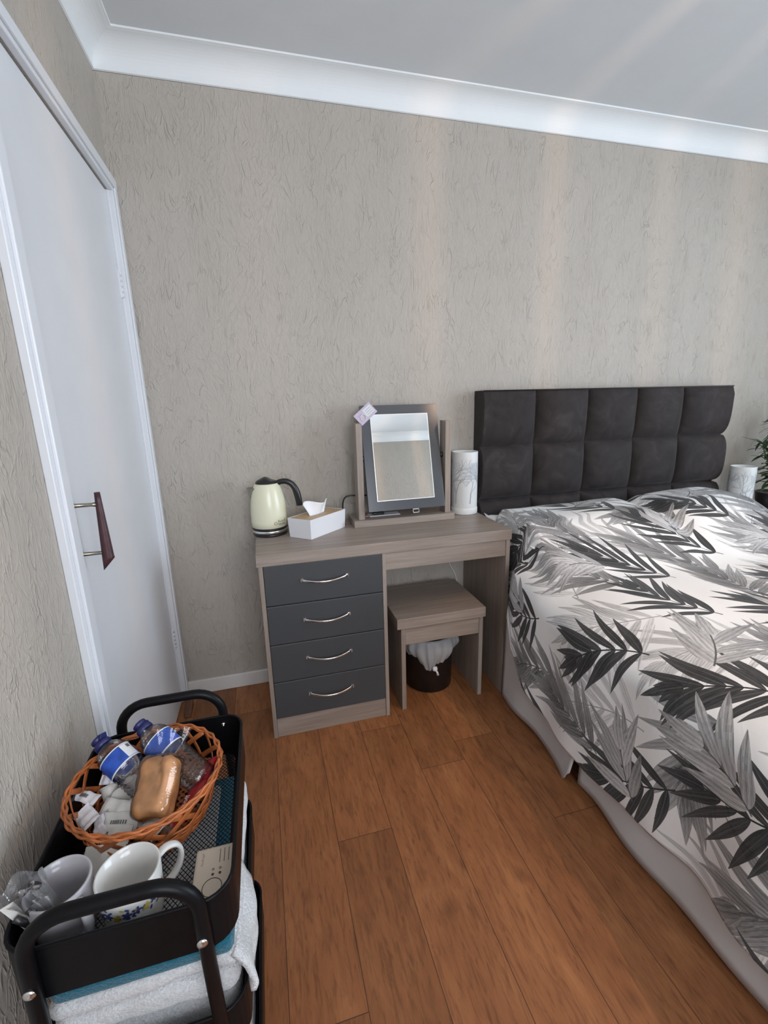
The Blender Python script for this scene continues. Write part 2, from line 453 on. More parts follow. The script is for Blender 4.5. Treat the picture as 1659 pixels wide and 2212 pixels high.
def along(o, d, up=(0, 0, 1)):
    """matrix whose z axis is d"""
    o = Vector(o); z = Vector(d).normalized(); x = Vector(up)
    if abs(x.normalized().dot(z)) > .95: x = Vector((1, 0, 0))
    x = (x-z*x.dot(z)).normalized(); y = z.cross(x)
    return Matrix(((x.x, y.x, z.x, o.x), (x.y, y.y, z.y, o.y), (x.z, y.z, z.z, o.z), (0, 0, 0, 1)))
def trans(x, y, z): return Matrix.Translation((x, y, z))
def nz(x, y, z=0, s=1): return noise.noise(Vector((x*s, y*s, z*s)))
def sstep(a, b, x):
    t = max(0, min(1, (x-a)/(b-a))); return t*t*(3-2*t)

# ================================================================== ROOM
# floor of planks, each plank a face carrying its own tone and length
def build_floor():
    vs = []; fs = []; uvs = []; cols = []; rs = random.Random(5)
    ends = {0: [-.90, -2.05], 1: [-.47, -1.62], 2: [-.712, -1.86], 3: [-1.95, -.62], 4: [-1.01, -2.2], -1: [-1.3, -2.45]}
    tones = {(0, 0): .62, (0, 1): .22, (1, 0): .72, (1, 1): .52, (2, 0): .34, (2, 1): .66, (3, 0): .75, (3, 1): .35, (3, 2): .5, (4, 0): .25, (4, 1): .18, (-1, 0): .5}
    for k in range(-4, 22):
        x0 = .555+.165*k; x1 = x0+.165
        if x1 < -.1 or x0 > RX+.1: continue
        e = sorted(ends.get(k, [-(rs.random()*1.1+.2), -(rs.random()*1+1.6)]), reverse=True)
        ys = [.05]+e+[RY-.05]
        for j in range(len(ys)-1):
            a, b = ys[j], ys[j+1]; n = len(vs); L = a-b
            vs += [(x0, b, 0), (x1, b, 0), (x1, a, 0), (x0, a, 0)]; fs.append((n, n+1, n+2, n+3))
            uvs += [(0, 0), (.165, 0), (.165, L), (0, L)]
            cols += [(rs.random(), tones.get((k, j), rs.random()*.8+.1), L/4, 1)]*4
    n = len(vs)  # slab under the planks
    me = bpy.data.meshes.new('floor'); me.from_pydata(vs, [], fs); me.update()
    me.uv_layers.new(name='UVMap'); me.color_attributes.new('plank', 'FLOAT_COLOR', 'CORNER')
    uvl = me.uv_layers['UVMap']; ca = me.color_attributes['plank']
    for i, u in enumerate(uvs): uvl.data[i].uv = u; ca.data[i].color = cols[i]
    me.materials.append(M['floor']); o = bpy.data.objects.new('floor', me); COL.objects.link(o); o['kind'] = 'structure'
build_floor()
struct('wall_back', MB().box(-.12, RX+.12, 0, .12, -.05, ZT+.1), 'paper')
DY0, DY1, DZ = -.845, -.05, 1.998      # wardrobe door opening in the left wall
lw = MB().box(-.12, 0, RY-.12, DY0, -.05, ZT+.1); lw.box(-.12, 0, DY0, DY1, DZ, ZT+.1); lw.box(-.12, 0, DY1, .0, -.05, ZT+.1); lw.box(-.12, -.06, DY0, DY1, -.05, DZ)
struct('wall_left', lw, 'paper')
WY0, WY1, WZ0, WZ1 = -2.92, -1.05, .62, 2.18
rw = MB().box(RX, RX+.12, RY-.12, WY0, -.05, ZT+.1); rw.box(RX, RX+.12, WY1, 0, -.05, ZT+.1); rw.box(RX, RX+.12, WY0, WY1, -.05, WZ0); rw.box(RX, RX+.12, WY0, WY1, WZ1, ZT+.1)
struct('wall_right', rw, 'paper')
fw = MB().box(0, .3, RY-.12, RY, -.05, ZT+.1); fw.box(1.5, RX, RY-.12, RY, -.05, ZT+.1); fw.box(.3, 1.5, RY-.12, RY, -.05, .8); fw.box(.3, 1.5, RY-.12, RY, 2.15, ZT+.1)
struct('wall_front', fw, 'paper')
struct('ceiling', MB().box(-.12, RX+.12, RY-.12, .12, ZT, ZT+.1), 'ceil')
# cove: concave plaster moulding run round the room
prof = [(0, ZC-.001), (0, ZC), (.006, ZC+.002)]
for i in range(13):
    a = PI-(PI/2)*i/12; prof.append((.081+.075*cos(a), ZC+.004+.070*sin(a)))
prof += [(.083, ZT-.0055), (.090, ZT-.005), (.091, ZT)]
def cove():
    mb = MB(); n = len(prof)
    cor = [(0, 0, 1, -1), (RX, 0, -1, -1), (RX, RY, -1, 1), (0, RY, 1, 1)]
    vs = [(cx+sx*d, cy+sy*d, z) for cx, cy, sx, sy in cor for d, z in prof]
    fs = [(k*n+i, ((k+1) % 4)*n+i, ((k+1) % 4)*n+i+1, k*n+i+1) for k in range(4) for i in range(n-1)]
    mb.add(vs, fs); return mb
struct('trim_1', cove(), 'cove')
def skirting(name, x0, x1, y0, y1):
    mb = MB().box(x0, x1, y0, y1, 0, .068); struct(name, mb, 'skirt', bevel=.004)
skirting('baseboard_back', .021, RX, -.015, 0)
skirting('baseboard_left', 0, .015, RY, -.915)
skirting('baseboard_right', RX-.015, RX, RY, -.015)
# wardrobe door
d = thing('door_1', (0, -.44, 0), 'white gloss cupboard door with a dark tapered handle, beside the left corner', 'door'); d['kind'] = 'structure'; del d['label']; del d['category']
obj('door_leaf', MB().box(-.04, -.002, DY0+.006, DY1-.006, .012, DZ-.005), 'gloss', d, bevel=.002)
ar = MB()
# architrave with a small inner bead
ar.box(0, .018, -.915, DY0, 0, DZ); ar.box(0, .018, DY1, -.0005, 0, DZ); ar.box(0, .018, -.915, -.0005, DZ, 2.053)
ar.box(.0175, .026, -.90, DY0-.018, 0, DZ+.012); ar.box(.0175, .0245, DY1+.012, -.012, 0, DZ+.012); ar.box(.0175, .025, -.90, -.012, DZ+.012, 2.04)
ar.box(-.045, .004, DY0-.004, DY0+.003, 0, DZ); ar.box(-.045, .004, DY1-.003, DY1+.002, 0, DZ)
obj('architrave', ar, 'gloss', d, bevel=.003)
for z in (1.70, .31):
    h = MB().box(-.003, .003, DY1-.012, DY1+.004, z-.045, z+.045)
    for q in range(5): h.lathe([(.005, 0), (.005, .016)], trans(.003, DY1-.004, z-.045+.018*q+.001), 10)
    obj('hinge', h, 'gloss', d)
hd = MB()
def handle_bar():
    # tapered dark bar, thin at the top and thick with a slanted cut below
    pts = [(.060, -.82, 1.083-.178*i/8) for i in range(9)]
    hd.tube(pts, .010, 18, rf=lambda t: .62+.75*t)
    nv = len(hd.v)
    for i in range(nv-18, nv):
        x, y, z = hd.v[i]; hd.v[i] = (x, y, z+(x-.060)*1.1+.004)
handle_bar()
hb = obj('handle', hd, 'darkwood', d)
for z in (1.055, .938):
    p = MB().lathe([(.0155, -.003), (.0155, .001), (.009, .007), (.0048, .010), (.0044, .045), (.006, .056)], along((.0, -.82, z), (1, 0, 0)), 20)
    obj('handle_post', p, 'brass', hb)
# windows (outside the photograph, right one lets the daylight in, rear one is added for fill light)
def window(n, ax, a0, a1, z0, z1):
    mb = MB()
    def b(p0, p1, q0, q1):
        if ax == 'x': mb.box(RX+.03, RX+.08, p0, p1, q0, q1)
        else: mb.box(p0, p1, RY-.08, RY-.03, q0, q1)
    b(a0, a0+.05, z0, z1); b(a1-.05, a1, z0, z1); b(a0, a1, z0, z0+.05); b(a0, a1, z1-.05, z1); c = (a0+a1)/2; b(c-.03, c+.03, z0, z1)
    struct('window_%d' % n, mb, 'gloss', bevel=.003)
window(1, 'x', WY0, WY1, WZ0, WZ1); window(2, 'y', .3, 1.5, .8, 2.15)  # second window is an unseen opening, added for the rear fill light

# pendant lamp in the middle of the ceiling: its ribbed shade throws the streaks
PX, PY, PZ = 1.89, -1.55, 2.06
pt = thing('pendant_lamp', (PX, PY, ZT), 'ceiling pendant lamp with a ribbed shade over the bed, seen only outside the photo frame', 'lamp')
obj('cord', MB().lathe([(.05, ZT), (.05, ZT-.012), (.02, ZT-.03), (.004, ZT-.035), (.004, PZ+.11), (.02, PZ+.105), (.02, PZ+.05)], trans(PX, PY, 0), 16), 'whiteplastic', pt)
sh = MB(); rs = random.Random(3); a0 = 0.0
while a0 < 2*PI-.05:
    # wide curved metal petals with narrow uneven gaps between them
    wd_ = rs.uniform(.16, .34); gap = rs.uniform(.02, .07)
    a1 = min(a0+wd_, 2*PI-.02); n_ = 5
    def blade(u, v, a0=a0, a1=a1):
        th = a0+(a1-a0)*u; el = -1.0+2.05*v; r = .115*(.55+.45*cos(el))*(1+.04*sin(PI*u))
        return (PX+r*cos(th), PY+r*sin(th), PZ+.115*sin(el))
    sh.grid(blade, n_, 14)
    a0 = a1+gap
def rngp(r, z): return [(PX+r*cos(2*PI*k/40), PY+r*sin(2*PI*k/40), z) for k in range(40)]
sh.tube(rngp(.090, PZ+.098), .003, 8, closed=True); sh.tube(rngp(.092, PZ-.096), .003, 8, closed=True)
for q in range(3):
    a = 2*PI*q/3; sh.tube([(PX+.01*cos(a), PY+.01*sin(a), PZ+.098), (PX+.090*cos(a), PY+.090*sin(a), PZ+.098)], .002, 6)
obj('lamp_shade', sh, 'steel', pt, solid=.0012)
obj('bulb', MB().lathe([(.001, -.035), (.012, -.03), (.022, -.015), (.024, 0), (.018, .02), (.012, .045), (.012, .05)], trans(PX, PY, PZ), 20, cap=(False, False)), film('clear_bulb_glass', (.97, .97, .97), .03, .05), pt)
pl = bpy.data.lights.new('pendant_bulb_light', 'POINT'); pl.energy = 34; pl.color = (1.0, .66, .42); pl.shadow_soft_size = .006
po = bpy.data.objects.new('pendant_bulb_light', pl); COL.objects.link(po); po.location = (PX, PY, PZ)

# ================================================================== DRESSING TABLE
TX0, TX1, TY, TZ = .380, 1.388, -.4087, .755
dt = thing('dressing_table', (.88, -.2, 0), 'wide taupe wood-effect dressing table with four slate grey drawers, against the back wall', 'dressing table')
obj('table_top', MB().box(TX0, TX1, TY, -.004, .7114, TZ), 'woodx', dt, bevel=.0015)
obj('side_panel', MB().box(.3855, .4005, -.4045, -.006, 0, .7112), 'woodz', dt, bevel=.001)
obj('side_panel', MB().box(.8405, .8555, -.4045, -.006, 0, .7112), 'woodz', dt, bevel=.001)
obj('side_panel', MB().box(1.366, 1.384, -.4045, -.006, 0, .7112), 'woodz', dt, bevel=.001)
obj('plinth', MB().box(.401, .840, -.400, -.385, 0, .081), 'woodx', dt, bevel=.001)
obj('apron', MB().box(.856, 1.3655, -.401, -.383, .641, .7112), 'woodx', dt, bevel=.001)
obj('back_panel', MB().box(.401, .840, -.018, -.008, .0, .7112), 'woodx', dt)
for i in range(4):
    z1 = .7105-.1572*i; z0 = z1-.1545
    dr = obj('drawer', MB().box(.4015, .8395, -.4055, -.030, z0, z1), 'slate', dt, bevel=.0025)
    zc = z1-.066
    hm = MB()
    pts = [(.619+.084*t, -.4085-.026*(1-t*t)**.9 if abs(t) < 1 else -.4085, zc-.006*(1-t*t)) for t in [q/10-1 for q in range(21)]]
    hm.tube(pts, .005, 12, flat=(.0055, .0032), nrm=lambda p, i: (0, -1, 0), rf=lambda t: .78+.35*abs(2*t-1)**3)
    hm.box(.530, .540, -.4105, -.4045, zc-.006, zc+.006); hm.box(.698, .708, -.4105, -.4045, zc-.006, zc+.006)
    obj('handle', hm, 'chrome', dr)

# stool
st = thing('stool', (1.09, -.22, 0), 'taupe wood-effect stool with panel legs, tucked under the dressing table', 'stool')
obj('seat', MB().box(.898, 1.289, -.3936, -.060, .376, .4203), 'woodx', st, bevel=.0015)
obj('leg', MB().box(.9155, .9335, -.388, -.066, 0, .3758), 'woodz', st, bevel=.001)
obj('leg', MB().box(1.262, 1.280, -.388, -.066, 0, .3758), 'woodz', st, bevel=.001)
obj('apron', MB().box(.934, 1.2615, -.386, -.370, .300, .3758), 'woodx', st, bevel=.001)
obj('rear_apron', MB().box(.934, 1.2615, -.084, -.068, .300, .3758), 'woodx', st, bevel=.001)

# waste bin and its liner
BX, BY = 1.095, -.215
obj('waste_bin', MB().lathe([(.0, .002), (.100, .0), (.106, .004), (.113, .245), (.116, .25), (.113, .252), (.109, .248), (.102, .008), (0, .008)], trans(BX, BY, 0), 48, cap=(False, False)), 'black', origin=(BX, BY, 0))
wb = bpy.data.objects['waste_bin']; tag(wb, 'round black waste bin standing under the stool', 'bin')
lm = MB(); ka = math.atan2(-.95, -.12)
def liner(u, v):
    a = 2*PI*u; d = abs((a-ka+PI) % (2*PI)-PI); k = math.exp(-(d/.75)**2)
    hem = .135-.012*cos(3*a)+.05*(1-k)+.012*sin(7*a)
    if v < .2: z = .255; r = .104+.05*v
    else:
        t = (v-.2)/.8; z = .262-(.262-hem)*t
        r = .1165+.022*sin(PI*t)*(1-.4*k)+.006*sin(a*16+1.5*sin(a*3))*t*(1-t)*3+.004*sin(a*29)*t
        # pleats gather into the knot
        a2 = a-(((a-ka+PI) % (2*PI))-PI)*.35*k*t**2; a = a2
    return (BX+r*cos(a), BY+r*sin(a), z)
lm.grid(liner, 120, 16, closeu=True)
bl = obj('bin_liner', lm, 'binbag', origin=(BX, BY, .2)); tag(bl, 'translucent white bin bag pulled over the rim of the black waste bin and knotted', 'bin bag')
kx, ky = BX+.121*cos(ka), BY+.121*sin(ka)
kn = MB().rbox((kx, ky-.006, .135), (.011, .009, .010), .008, 7, disp=lambda p, d: .002*nz(p.x, p.y, p.z, 200))
kn.tube([(kx, ky-.010, .135), (kx+.006, ky-.016, .124), (kx+.011, ky-.014, .108)], .004, 8, rf=lambda t: .7+.8*t)
obj('knot', kn, 'sheet', bl)

# cables
def cable(name, pts, r, mat, label):
    c = bpy.data.curves.new(name, 'CURVE'); c.dimensions = '3D'; sp = c.splines.new('NURBS'); sp.points.add(len(pts)-1)
    for p, q in zip(sp.points, pts): p.co = (*q, 1)
    sp.use_endpoint_u = True; sp.order_u = 3; c.bevel_depth = r; c.bevel_resolution = 3; c.resolution_u = 8
    to = bpy.data.objects.new('t', c); COL.objects.link(to); dg = bpy.context.evaluated_depsgraph_get()
    me = bpy.data.meshes.new_from_object(to.evaluated_get(dg)); bpy.data.objects.remove(to)
    o = bpy.data.objects.new(name, me); COL.objects.link(o); me.materials.append(M[mat])
    for f in me.polygons: f.use_smooth = True
    return tag(o, label, 'cable')
cable('power_cable', [(.765, -.045, .7585), (.76, -.045, .759), (.757, -.05, .79), (.758, -.05, .85), (.775, -.055, .875), (.83, -.06, .872), (.90, -.06, .868), (.93, -.05, .84), (.93, -.038, .79), (.93, -.034, .7585)], .0033, 'black', 'black cable looping up behind the tissue box and mirror')
cable('extension_lead', [(1.255, -.006, .70), (1.262, -.006, .60), (1.275, -.006, .50), (1.33, -.006, .40), (1.345, -.010, .25), (1.345, -.02, .08), (1.345, -.03, .004)], .003, 'whiteplastic', 'thin white cable hanging down the wall under the dressing table')

# kettle
KX, KY = .4395, -.122
kt = thing('kettle', (KX, KY, TZ), 'cream enamel kettle with black handle and lid on the left of the dressing table', 'kettle')
KT = trans(KX, KY, TZ) @ Matrix.Rotation(math.radians(-8), 4, 'Z')
obj('power_base', MB().lathe([(.060, .0), (.068, .0005), (.0695, .005), (.0680, .010), (.060, .012)], KT, 48), 'black', kt)
obj('chrome_band', MB().lathe([(.066, .012), (.0695, .013), (.0702, .024), (.066, .025)], KT, 48), 'chrome', kt)
obj('body_ring', MB().lathe([(.066, .025), (.0705, .0255), (.0708, .033), (.066, .034)], KT, 48), 'black', kt)
bp = [(.068, .034), (.0712, .0355), (.0722, .06), (.0718, .09), (.0695, .125), (.0650, .155), (.0585, .182), (.0520, .200), (.0470, .209), (.0440, .2105)]
kb = obj('body', MB().lathe(bp, KT, 64), 'cream', kt)
lid = MB()
def lidf(u, v):
    a = 2*PI*u; r = .0445*(1-v)
    z = .2105+.019*math.sqrt(max(0, 1-(1-v)**2))
    x, y = r*cos(a), r*sin(a)
    z += .006*math.exp(-((x+.006)/.016)**2)*max(0, 1-(r/.046)**2)   # raised thumb ridge
    z -= .006*math.exp(-((x-.022)/.012)**2-(y/.03)**2)
    return (x, y, z)
lid.grid(lidf, 40, 12, KT, closeu=True)
obj('lid', lid, 'black', kt)
sp = MB()
ST = KT @ Matrix.Rotation(math.radians(190), 4, 'Z')
# chrome V spout: triangular lip narrowing downwards
vs = [(.050, -.024, .195), (.050, .024, .195), (.080, 0, .197), (.0665, 0, .150), (.056, -.016, .194), (.056, .016, .194), (.074, 0, .195), (.050, 0, .150)]
sp.add(vs, [(0, 3, 2), (1, 2, 3), (0, 2, 6, 4), (1, 5, 6, 2), (4, 6, 7), (5, 7, 6), (0, 4, 7, 3), (1, 3, 7, 5)], ST)
obj('spout', sp, 'brass', kt, bevel=.001)
hp = [(.038, 0, .205), (.055, 0, .214), (.078, 0, .215), (.098, 0, .205), (.112, 0, .185), (.120, 0, .160), (.124, 0, .135), (.126, 0, .112)]
def smooth(pts, k=3):
    P = [Vector(p) for p in pts]
    for _ in range(k):
        Q = [P[0]]
        for a, b in zip(P[:-1], P[1:]): Q += [a*.75+b*.25, a*.25+b*.75]
        Q.append(P[-1]); P = Q
    return P
hm = MB().tube([KT @ p for p in smooth(hp)], .011, 14, flat=(.0150, .0125), nrm=lambda p, i: (0, .2, 1), rf=lambda t: .9+.15*sin(PI*t))
obj('handle', hm, 'black', kt)
def onbody(a0, r, z0):
    def f(co):
        a = a0+co.x/r; rr = r+co.z
        return KT @ Vector((rr*cos(a), rr*sin(a), z0+co.y))
    return f
la = math.radians(-62)
text('printed_logo', 'Russell', .0135, onbody(la+.12, .0722, .058), 'greyprint', kb, .0002)
text('printed_logo', 'Hobbs', .0135, onbody(la+.12, .0722, .0465), 'greyprint', kb, .0002)
text('printed_logo', '\u00ae' if False else 'O', .0175, onbody(la-.12, .0722, .049), 'greyprint', kb, .0002)

# tissue box
A, B_, C_ = Vector((.508, -.207, 0)), Vector((.590, -.283, 0)), Vector((.754, -.136, 0))
e1 = (C_-B_).normalized(); e2 = (A-B_).normalized(); L1 = (C_-B_).length; L2 = (A-B_).length
tc = B_+e1*L1/2+e2*L2/2; TB = Matrix(((e1.x, e2.x, 0, tc.x), (e1.y, e2.y, 0, tc.y), (0, 0, 1, TZ), (0, 0, 0, 1)))
tb = thing('tissue_box', (tc.x, tc.y, TZ), 'white tissue box with a bamboo lid, between the kettle and the mirror', 'tissue box')
hx, hy, H = L1/2, L2/2, .079
tm = MB()
def ring(hx, hy, z): return [(-hx, -hy, z), (hx, -hy, z), (hx, hy, z), (-hx, hy, z)]
vs = ring(hx-.004, hy-.003, 0)+ring(hx, hy, H)+ring(hx-.0035, hy-.0035, H)+ring(hx-.0035, hy-.0035, H-.006)
fs = [(3, 2, 1, 0)]+[(a*4+i, a*4+(i+1) % 4, (a+1)*4+(i+1) % 4, (a+1)*4+i) for a in range(3) for i in range(4)]+[(12, 13, 14, 15)]
tm.add(vs, fs, TB); obj('box', tm, 'whiteplastic', tb, bevel=.0012)
lm = MB(); slot = 20
# lid with an oval slot
oi = [(.052*cos(2*PI*i/slot), .013*sin(2*PI*i/slot)) for i in range(slot)]
def sq(a, hx, hy):
    c_, s_ = cos(a), sin(a); k = min(hx/abs(c_) if abs(c_) > 1e-6 else 9, hy/abs(s_) if abs(s_) > 1e-6 else 9); return (c_*k, s_*k)
oo = [sq(2*PI*i/slot+.0001, hx-.004, hy-.004) for i in range(slot)]
# snap the nearest samples to the corners
for cx in (-1, 1):
    for cy in (-1, 1):
        c = (cx*(hx-.004), cy*(hy-.004)); j = min(range(slot), key=lambda i: (oo[i][0]-c[0])**2+(oo[i][1]-c[1])**2); oo[j] = c
vs = [(x, y, H-.001) for x, y in oo]+[(x, y, H-.001) for x, y in oi]+[(x, y, H-.0045) for x, y in oi]
fs = [(i, (i+1) % slot, slot+(i+1) % slot, slot+i) for i in range(slot)]+[(slot+i, slot+(i+1) % slot, 2*slot+(i+1) % slot, 2*slot+i) for i in range(slot)]
lm.add(vs, fs, TB); obj('lid', lm, 'bamboo', tb)
ts = MB()
def tis(u, v):
    x = (u-.5)*(.085+.040*v); h = v*(.062+.012*sin(u*6.5+.5)-.014*abs(u-.62)*2)
    y = .006*sin(u*9)*(.4+v)+.018*(v**1.5)*sin(u*5+1)
    return (x, y, H-.006+h)
ts.grid(tis, 28, 12, TB); obj('tissue', ts, 'tissue', tb, solid=.0006)

# vanity mirror
vm = thing('vanity_mirror', (1.01, -.115, TZ), 'tilting vanity mirror with a slate grey frame on taupe posts, on the dressing table', 'mirror')
obj('stand', MB().box(.783, 1.237, -.177, -.050, TZ, .785), 'woodx', vm, bevel=.0015)
obj('post', MB().box(.807, .833, -.160, -.095, .785, 1.187), 'woodz', vm, bevel=.0015)
obj('post', MB().box(1.198, 1.224, -.160, -.095, .785, 1.187), 'woodz', vm, bevel=.0015)
tilt = .2479
MT = trans(1.0162, -.130, 1.0395) @ Matrix.Rotation(-tilt, 4, 'X')
fm = MB().box(-.1716, .1716, 0, .018, -.2252, .2252, MT)
fr = obj('frame', fm, 'slategloss', vm, bevel=.0015)
obj('mirror_bevel', MB().box(-.1312, .1262, -.0025, 0, -.1835, .1855, MT), 'bevelglass', fr)
obj('mirror_glass', MB().box(-.1284, .1234, -.0030, -.0024, -.1807, .1827, MT), 'mirror', fr)
for x in (.833, 1.1885):
    obj('pivot_knob', MB().lathe([(.012, 0), (.012, .0095)], along((x, -.123, 1.04), (1, 0, 0)), 20), 'black', vm)
cl = MB().box(.018, .046, -.014, .006, -.243, -.240, MT); cl.box(.018, .020, -.014, .006, -.243, -.225, MT); cl.box(.044, .046, -.014, .006, -.243, -.225, MT); cl.box(.018, .046, -.014, .006, -.229, -.2253, MT)
obj('catch', cl, 'steel', fr)
# tag hanging on the mirror corner
T = MT @ trans(-.150, -.006, .189) @ Matrix.Rotation(math.radians(-40), 4, 'Y')
tg = obj('gift_tag', MB().box(-.046, .046, -.0008, 0, -.027, .027, T), 'lilac', origin=tuple(T @ Vector((0, 0, 0))), bevel=.0003)
tag(tg, 'small lilac card tag with a white ribbon on the top left corner of the mirror', 'tag')
obj('label_panel', MB().box(-.002, .040, -.0012, -.0008, -.016, .018, T), 'whitelabel', tg)
ln = MB()
for q in range(3): ln.box(.004, .036, -.0015, -.0012, -.010+.009*q, -.0085+.009*q, T)
obj('writing_lines', ln, 'lightgrey', tg)
rb = MB().tube([T @ Vector(p) for p in smooth([(-.026, -.002, .004), (-.012, -.004, .010), (-.004, -.003, -.008), (-.016, -.003, -.020), (-.034, -.003, -.012), (-.026, -.002, .004)])], .0018, 8)
rb.tube([T @ Vector(p) for p in [(-.026, -.002, .004), (-.030, -.002, .014)]], .0012, 6)
obj('ribbon', rb, 'whiteprint', tg)
# small things lying on the stand behind the mirror frame
tag(obj('paper_strip', MB().box(.862, 1.00, -.125, -.075, .7855, .789), 'whitelabel', origin=(.93, -.1, .7855), bevel=.001), 'flat white box edge lying on the mirror stand under the frame', 'box')
tag(obj('hair_clip', MB().rbox((.905, -.100, .7955), (.026, .016, .0062), .005, 8), 'black', origin=(.905, -.1, .789)), 'black clip lying on the white box under the mirror frame', 'hair clip')
tag(obj('card', MB().rbox((.852, -.108, .788), (.009, .012, .0022), .002, 6), 'pink', origin=(.852, -.1, .7855)), 'small pink thing at the left end of the white box under the mirror', 'card')

# tree-pattern touch lamps
def lamp(name, x, y, z, label, rot):
    L = thing(name, (x, y, z), label, 'lamp', 'cylindrical touch lamps')
    T = trans(x, y, z) @ Matrix.Rotation(rot, 4, 'Z')
    obj('base', MB().lathe([(.056, 0), (.0600, .001), (.0608, .006), (.0608, .026), (.0595, .030), (.0585, .0305)], T, 48), 'lampwhite', L)
    bd = obj('lamp_shade', MB().lathe([(.0582, .0302), (.0586, .032), (.0586, .283), (.0590, .286), (.0575, .2875), (.0555, .286), (.0552, .24), (.0552, .034), (.0, .033)], T, 56, cap=(False, False)), 'lampwhite', L)
    # etched tree print: branching lines on the outside
    tr = MB(); rs = random.Random(9)
    def seg(a0, z0, a1, z1, wd):
        n = max(2, int(abs(a1-a0)*8)+1)
        pts = [( .0588*cos(a0+(a1-a0)*q/n), .0588*sin(a0+(a1-a0)*q/n), z0+(z1-z0)*q/n) for q in range(n+1)]
        tr.tube([T @ Vector(p) for p in pts], wd, 4, flat=(wd, .0004), nrm=lambda p, i: (T.to_3x3() @ Vector(((T.inverted() @ p).x, (T.inverted() @ p).y, 0))), cap=False)
    def branch(a, z, d, L, wd, dep):
        a1 = a+sin(d)*L/.0586; z1 = z+cos(d)*L
        if z1 > .272: return
        seg(a, z, a1, z1, wd)
        if dep == 0: return
        for q in range(2 if rs.random() < .75 else 3):
            branch(a1, z1, d+rs.uniform(-.75, .75), L*rs.uniform(.68, .9), wd*.72, dep-1)
    for q in range(6):
        a = 2*PI*q/6+.2*rs.random(); branch(a, .052, rs.uniform(-.12, .12), .052, .0028, 6)
    obj('tree_print', tr, M['etch'], bd)
    return L
k = N('etched_silver_print'); k.col((.52, .55, .57)).set(Roughness=.35, Metallic=.3); M['etch'] = k.m
lamp('touch_lamp', 1.330, -.075, TZ, 'white cylinder lamp with tree pattern at the right end of the dressing table', .35)
lamp('touch_lamp', 2.925, -.150, .600, 'white cylinder lamp behind the far right corner of the bed', 1.2)

# ================================================================== BED
BX0, BX1 = 1.385, 2.855
bed = thing('bed', (2.12, -1.1, 0), 'double bed with a charcoal velvet cushioned headboard against the back wall', 'bed')
obj('base', MB().box(BX0+.02, BX1-.02, -2.06, -.09, .06, .32), 'sheet', bed, bevel=.01)
obj('mattress', MB().rbox((2.12, -1.075, .465), (.715, .985, .140), .05, 14), 'sheet', bed)
for x in (1.5, 2.74):
    for y in (-1.9, -.3): obj('foot', MB().lathe([(.022, 0), (.026, .06)], trans(x, y, 0), 16), 'black', bed)
# headboard: pads five across, bulging over the seams
HX0, HX1, HZ1, HR = 1.4075, 2.8475, 1.309, .258
def u_edge(x): return x < HX0+.144 and (x-HX0) < .144 or x > HX1-.144
hbm = MB()
def pad(x, z):
    u = ((x-HX0)/.288) % 1.0; r = (HZ1-z)/HR
    if x >= HX1-1e-6: u = 1.0
    row = int(min(2.999, max(0, r))); v = r-row
    bu = (1-abs(2*u-1)**2.8)**.6
    if row == 0: bv = 1.0 if v < .35 else (1-((v-.35)/.65)**3.4)**.55 if v < 1 else 0
    else: bv = (max(0, 1-abs(2*v-.92)**3.2) if v < .96 else 0)**.5 if v < 1 else 0
    top = .75+.25*min(1, v*6) if row == 0 else 1
    if u_edge(x): bu = 1.0
    return .026+.058*bv*(.14+.86*bu)*top
def hbf(i, j):
    x = HX0+(HX1-HX0)*i; z = HZ1-(HZ1-.42)*j
    return (x, -.018-pad(x, z), z)
us = []
for k_ in range(5): us += [(k_+t)/5 for t in (0, .012, .03, .06, .1, .16, .24, .34, .45, .56, .67, .77, .85, .91, .95, .98, .992)]
us.append(1.0)
vz = []
for k_ in range(3): vz += [(k_+t)*HR for t in (0, .012, .03, .06, .1, .17, .26, .36, .48, .6, .71, .8, .87, .93, .97, .99)]
vz = [z for z in vz if z < HZ1-.42]+[HZ1-.42]
vs = []; nu = len(us); nv = len(vz)
for dz in vz:
    for u in us:
        x = HX0+(HX1-HX0)*u; z = HZ1-dz; vs.append((x, -.018-pad(x-1e-5 if u == 1 else x, z), z))
fs = [(j*nu+i, j*nu+i+1, (j+1)*nu+i+1, (j+1)*nu+i) for j in range(nv-1) for i in range(nu-1)]
# back face and side walls
off = len(vs)
for dz in vz:
    for x in (HX0, HX1): vs.append((x, -.006, HZ1-dz))
fs += [(j*nu, (j+1)*nu, off+2*(j+1), off+2*j) for j in range(nv-1)]
fs += [(j*nu+nu-1, off+2*j+1, off+2*(j+1)+1, (j+1)*nu+nu-1) for j in range(nv-1)]
fs += [(off+2*j, off+2*(j+1), off+2*(j+1)+1, off+2*j+1) for j in range(nv-1)]
fs += [tuple(range(nu))+(off+1, off)]
hbm.add(vs, fs); hbm.sm = [True]*((nv-1)*(nu-1))+[False]*(len(fs)-(nv-1)*(nu-1))
hb = obj('headboard', hbm, 'velvet', bed)
pp = MB().tube([(HX0+.001, -.092, HZ1-.002), (HX1-.001, -.092, HZ1-.002)], .003, 8)
pp.tube([(HX0+.002, -.012, HZ1-.002), (HX0+.002, -.012, .45)], .003, 8)
obj('piping', pp, 'velvet', hb)
for i in range(1, 5):
    for j in (1, 2):
        obj('button', MB().lathe([(.0015, .0), (.009, .001), (.010, .004), (.007, .008), (.0, .0095)], along((HX0+.288*i, -.036, HZ1-HR*j), (0, -1, 0)), 16), 'velvet', hb)
for x in (1.75, 2.5): obj('strut', MB().box(x-.03, x+.03, -.08, -.060, .1, .50), 'black', bed)

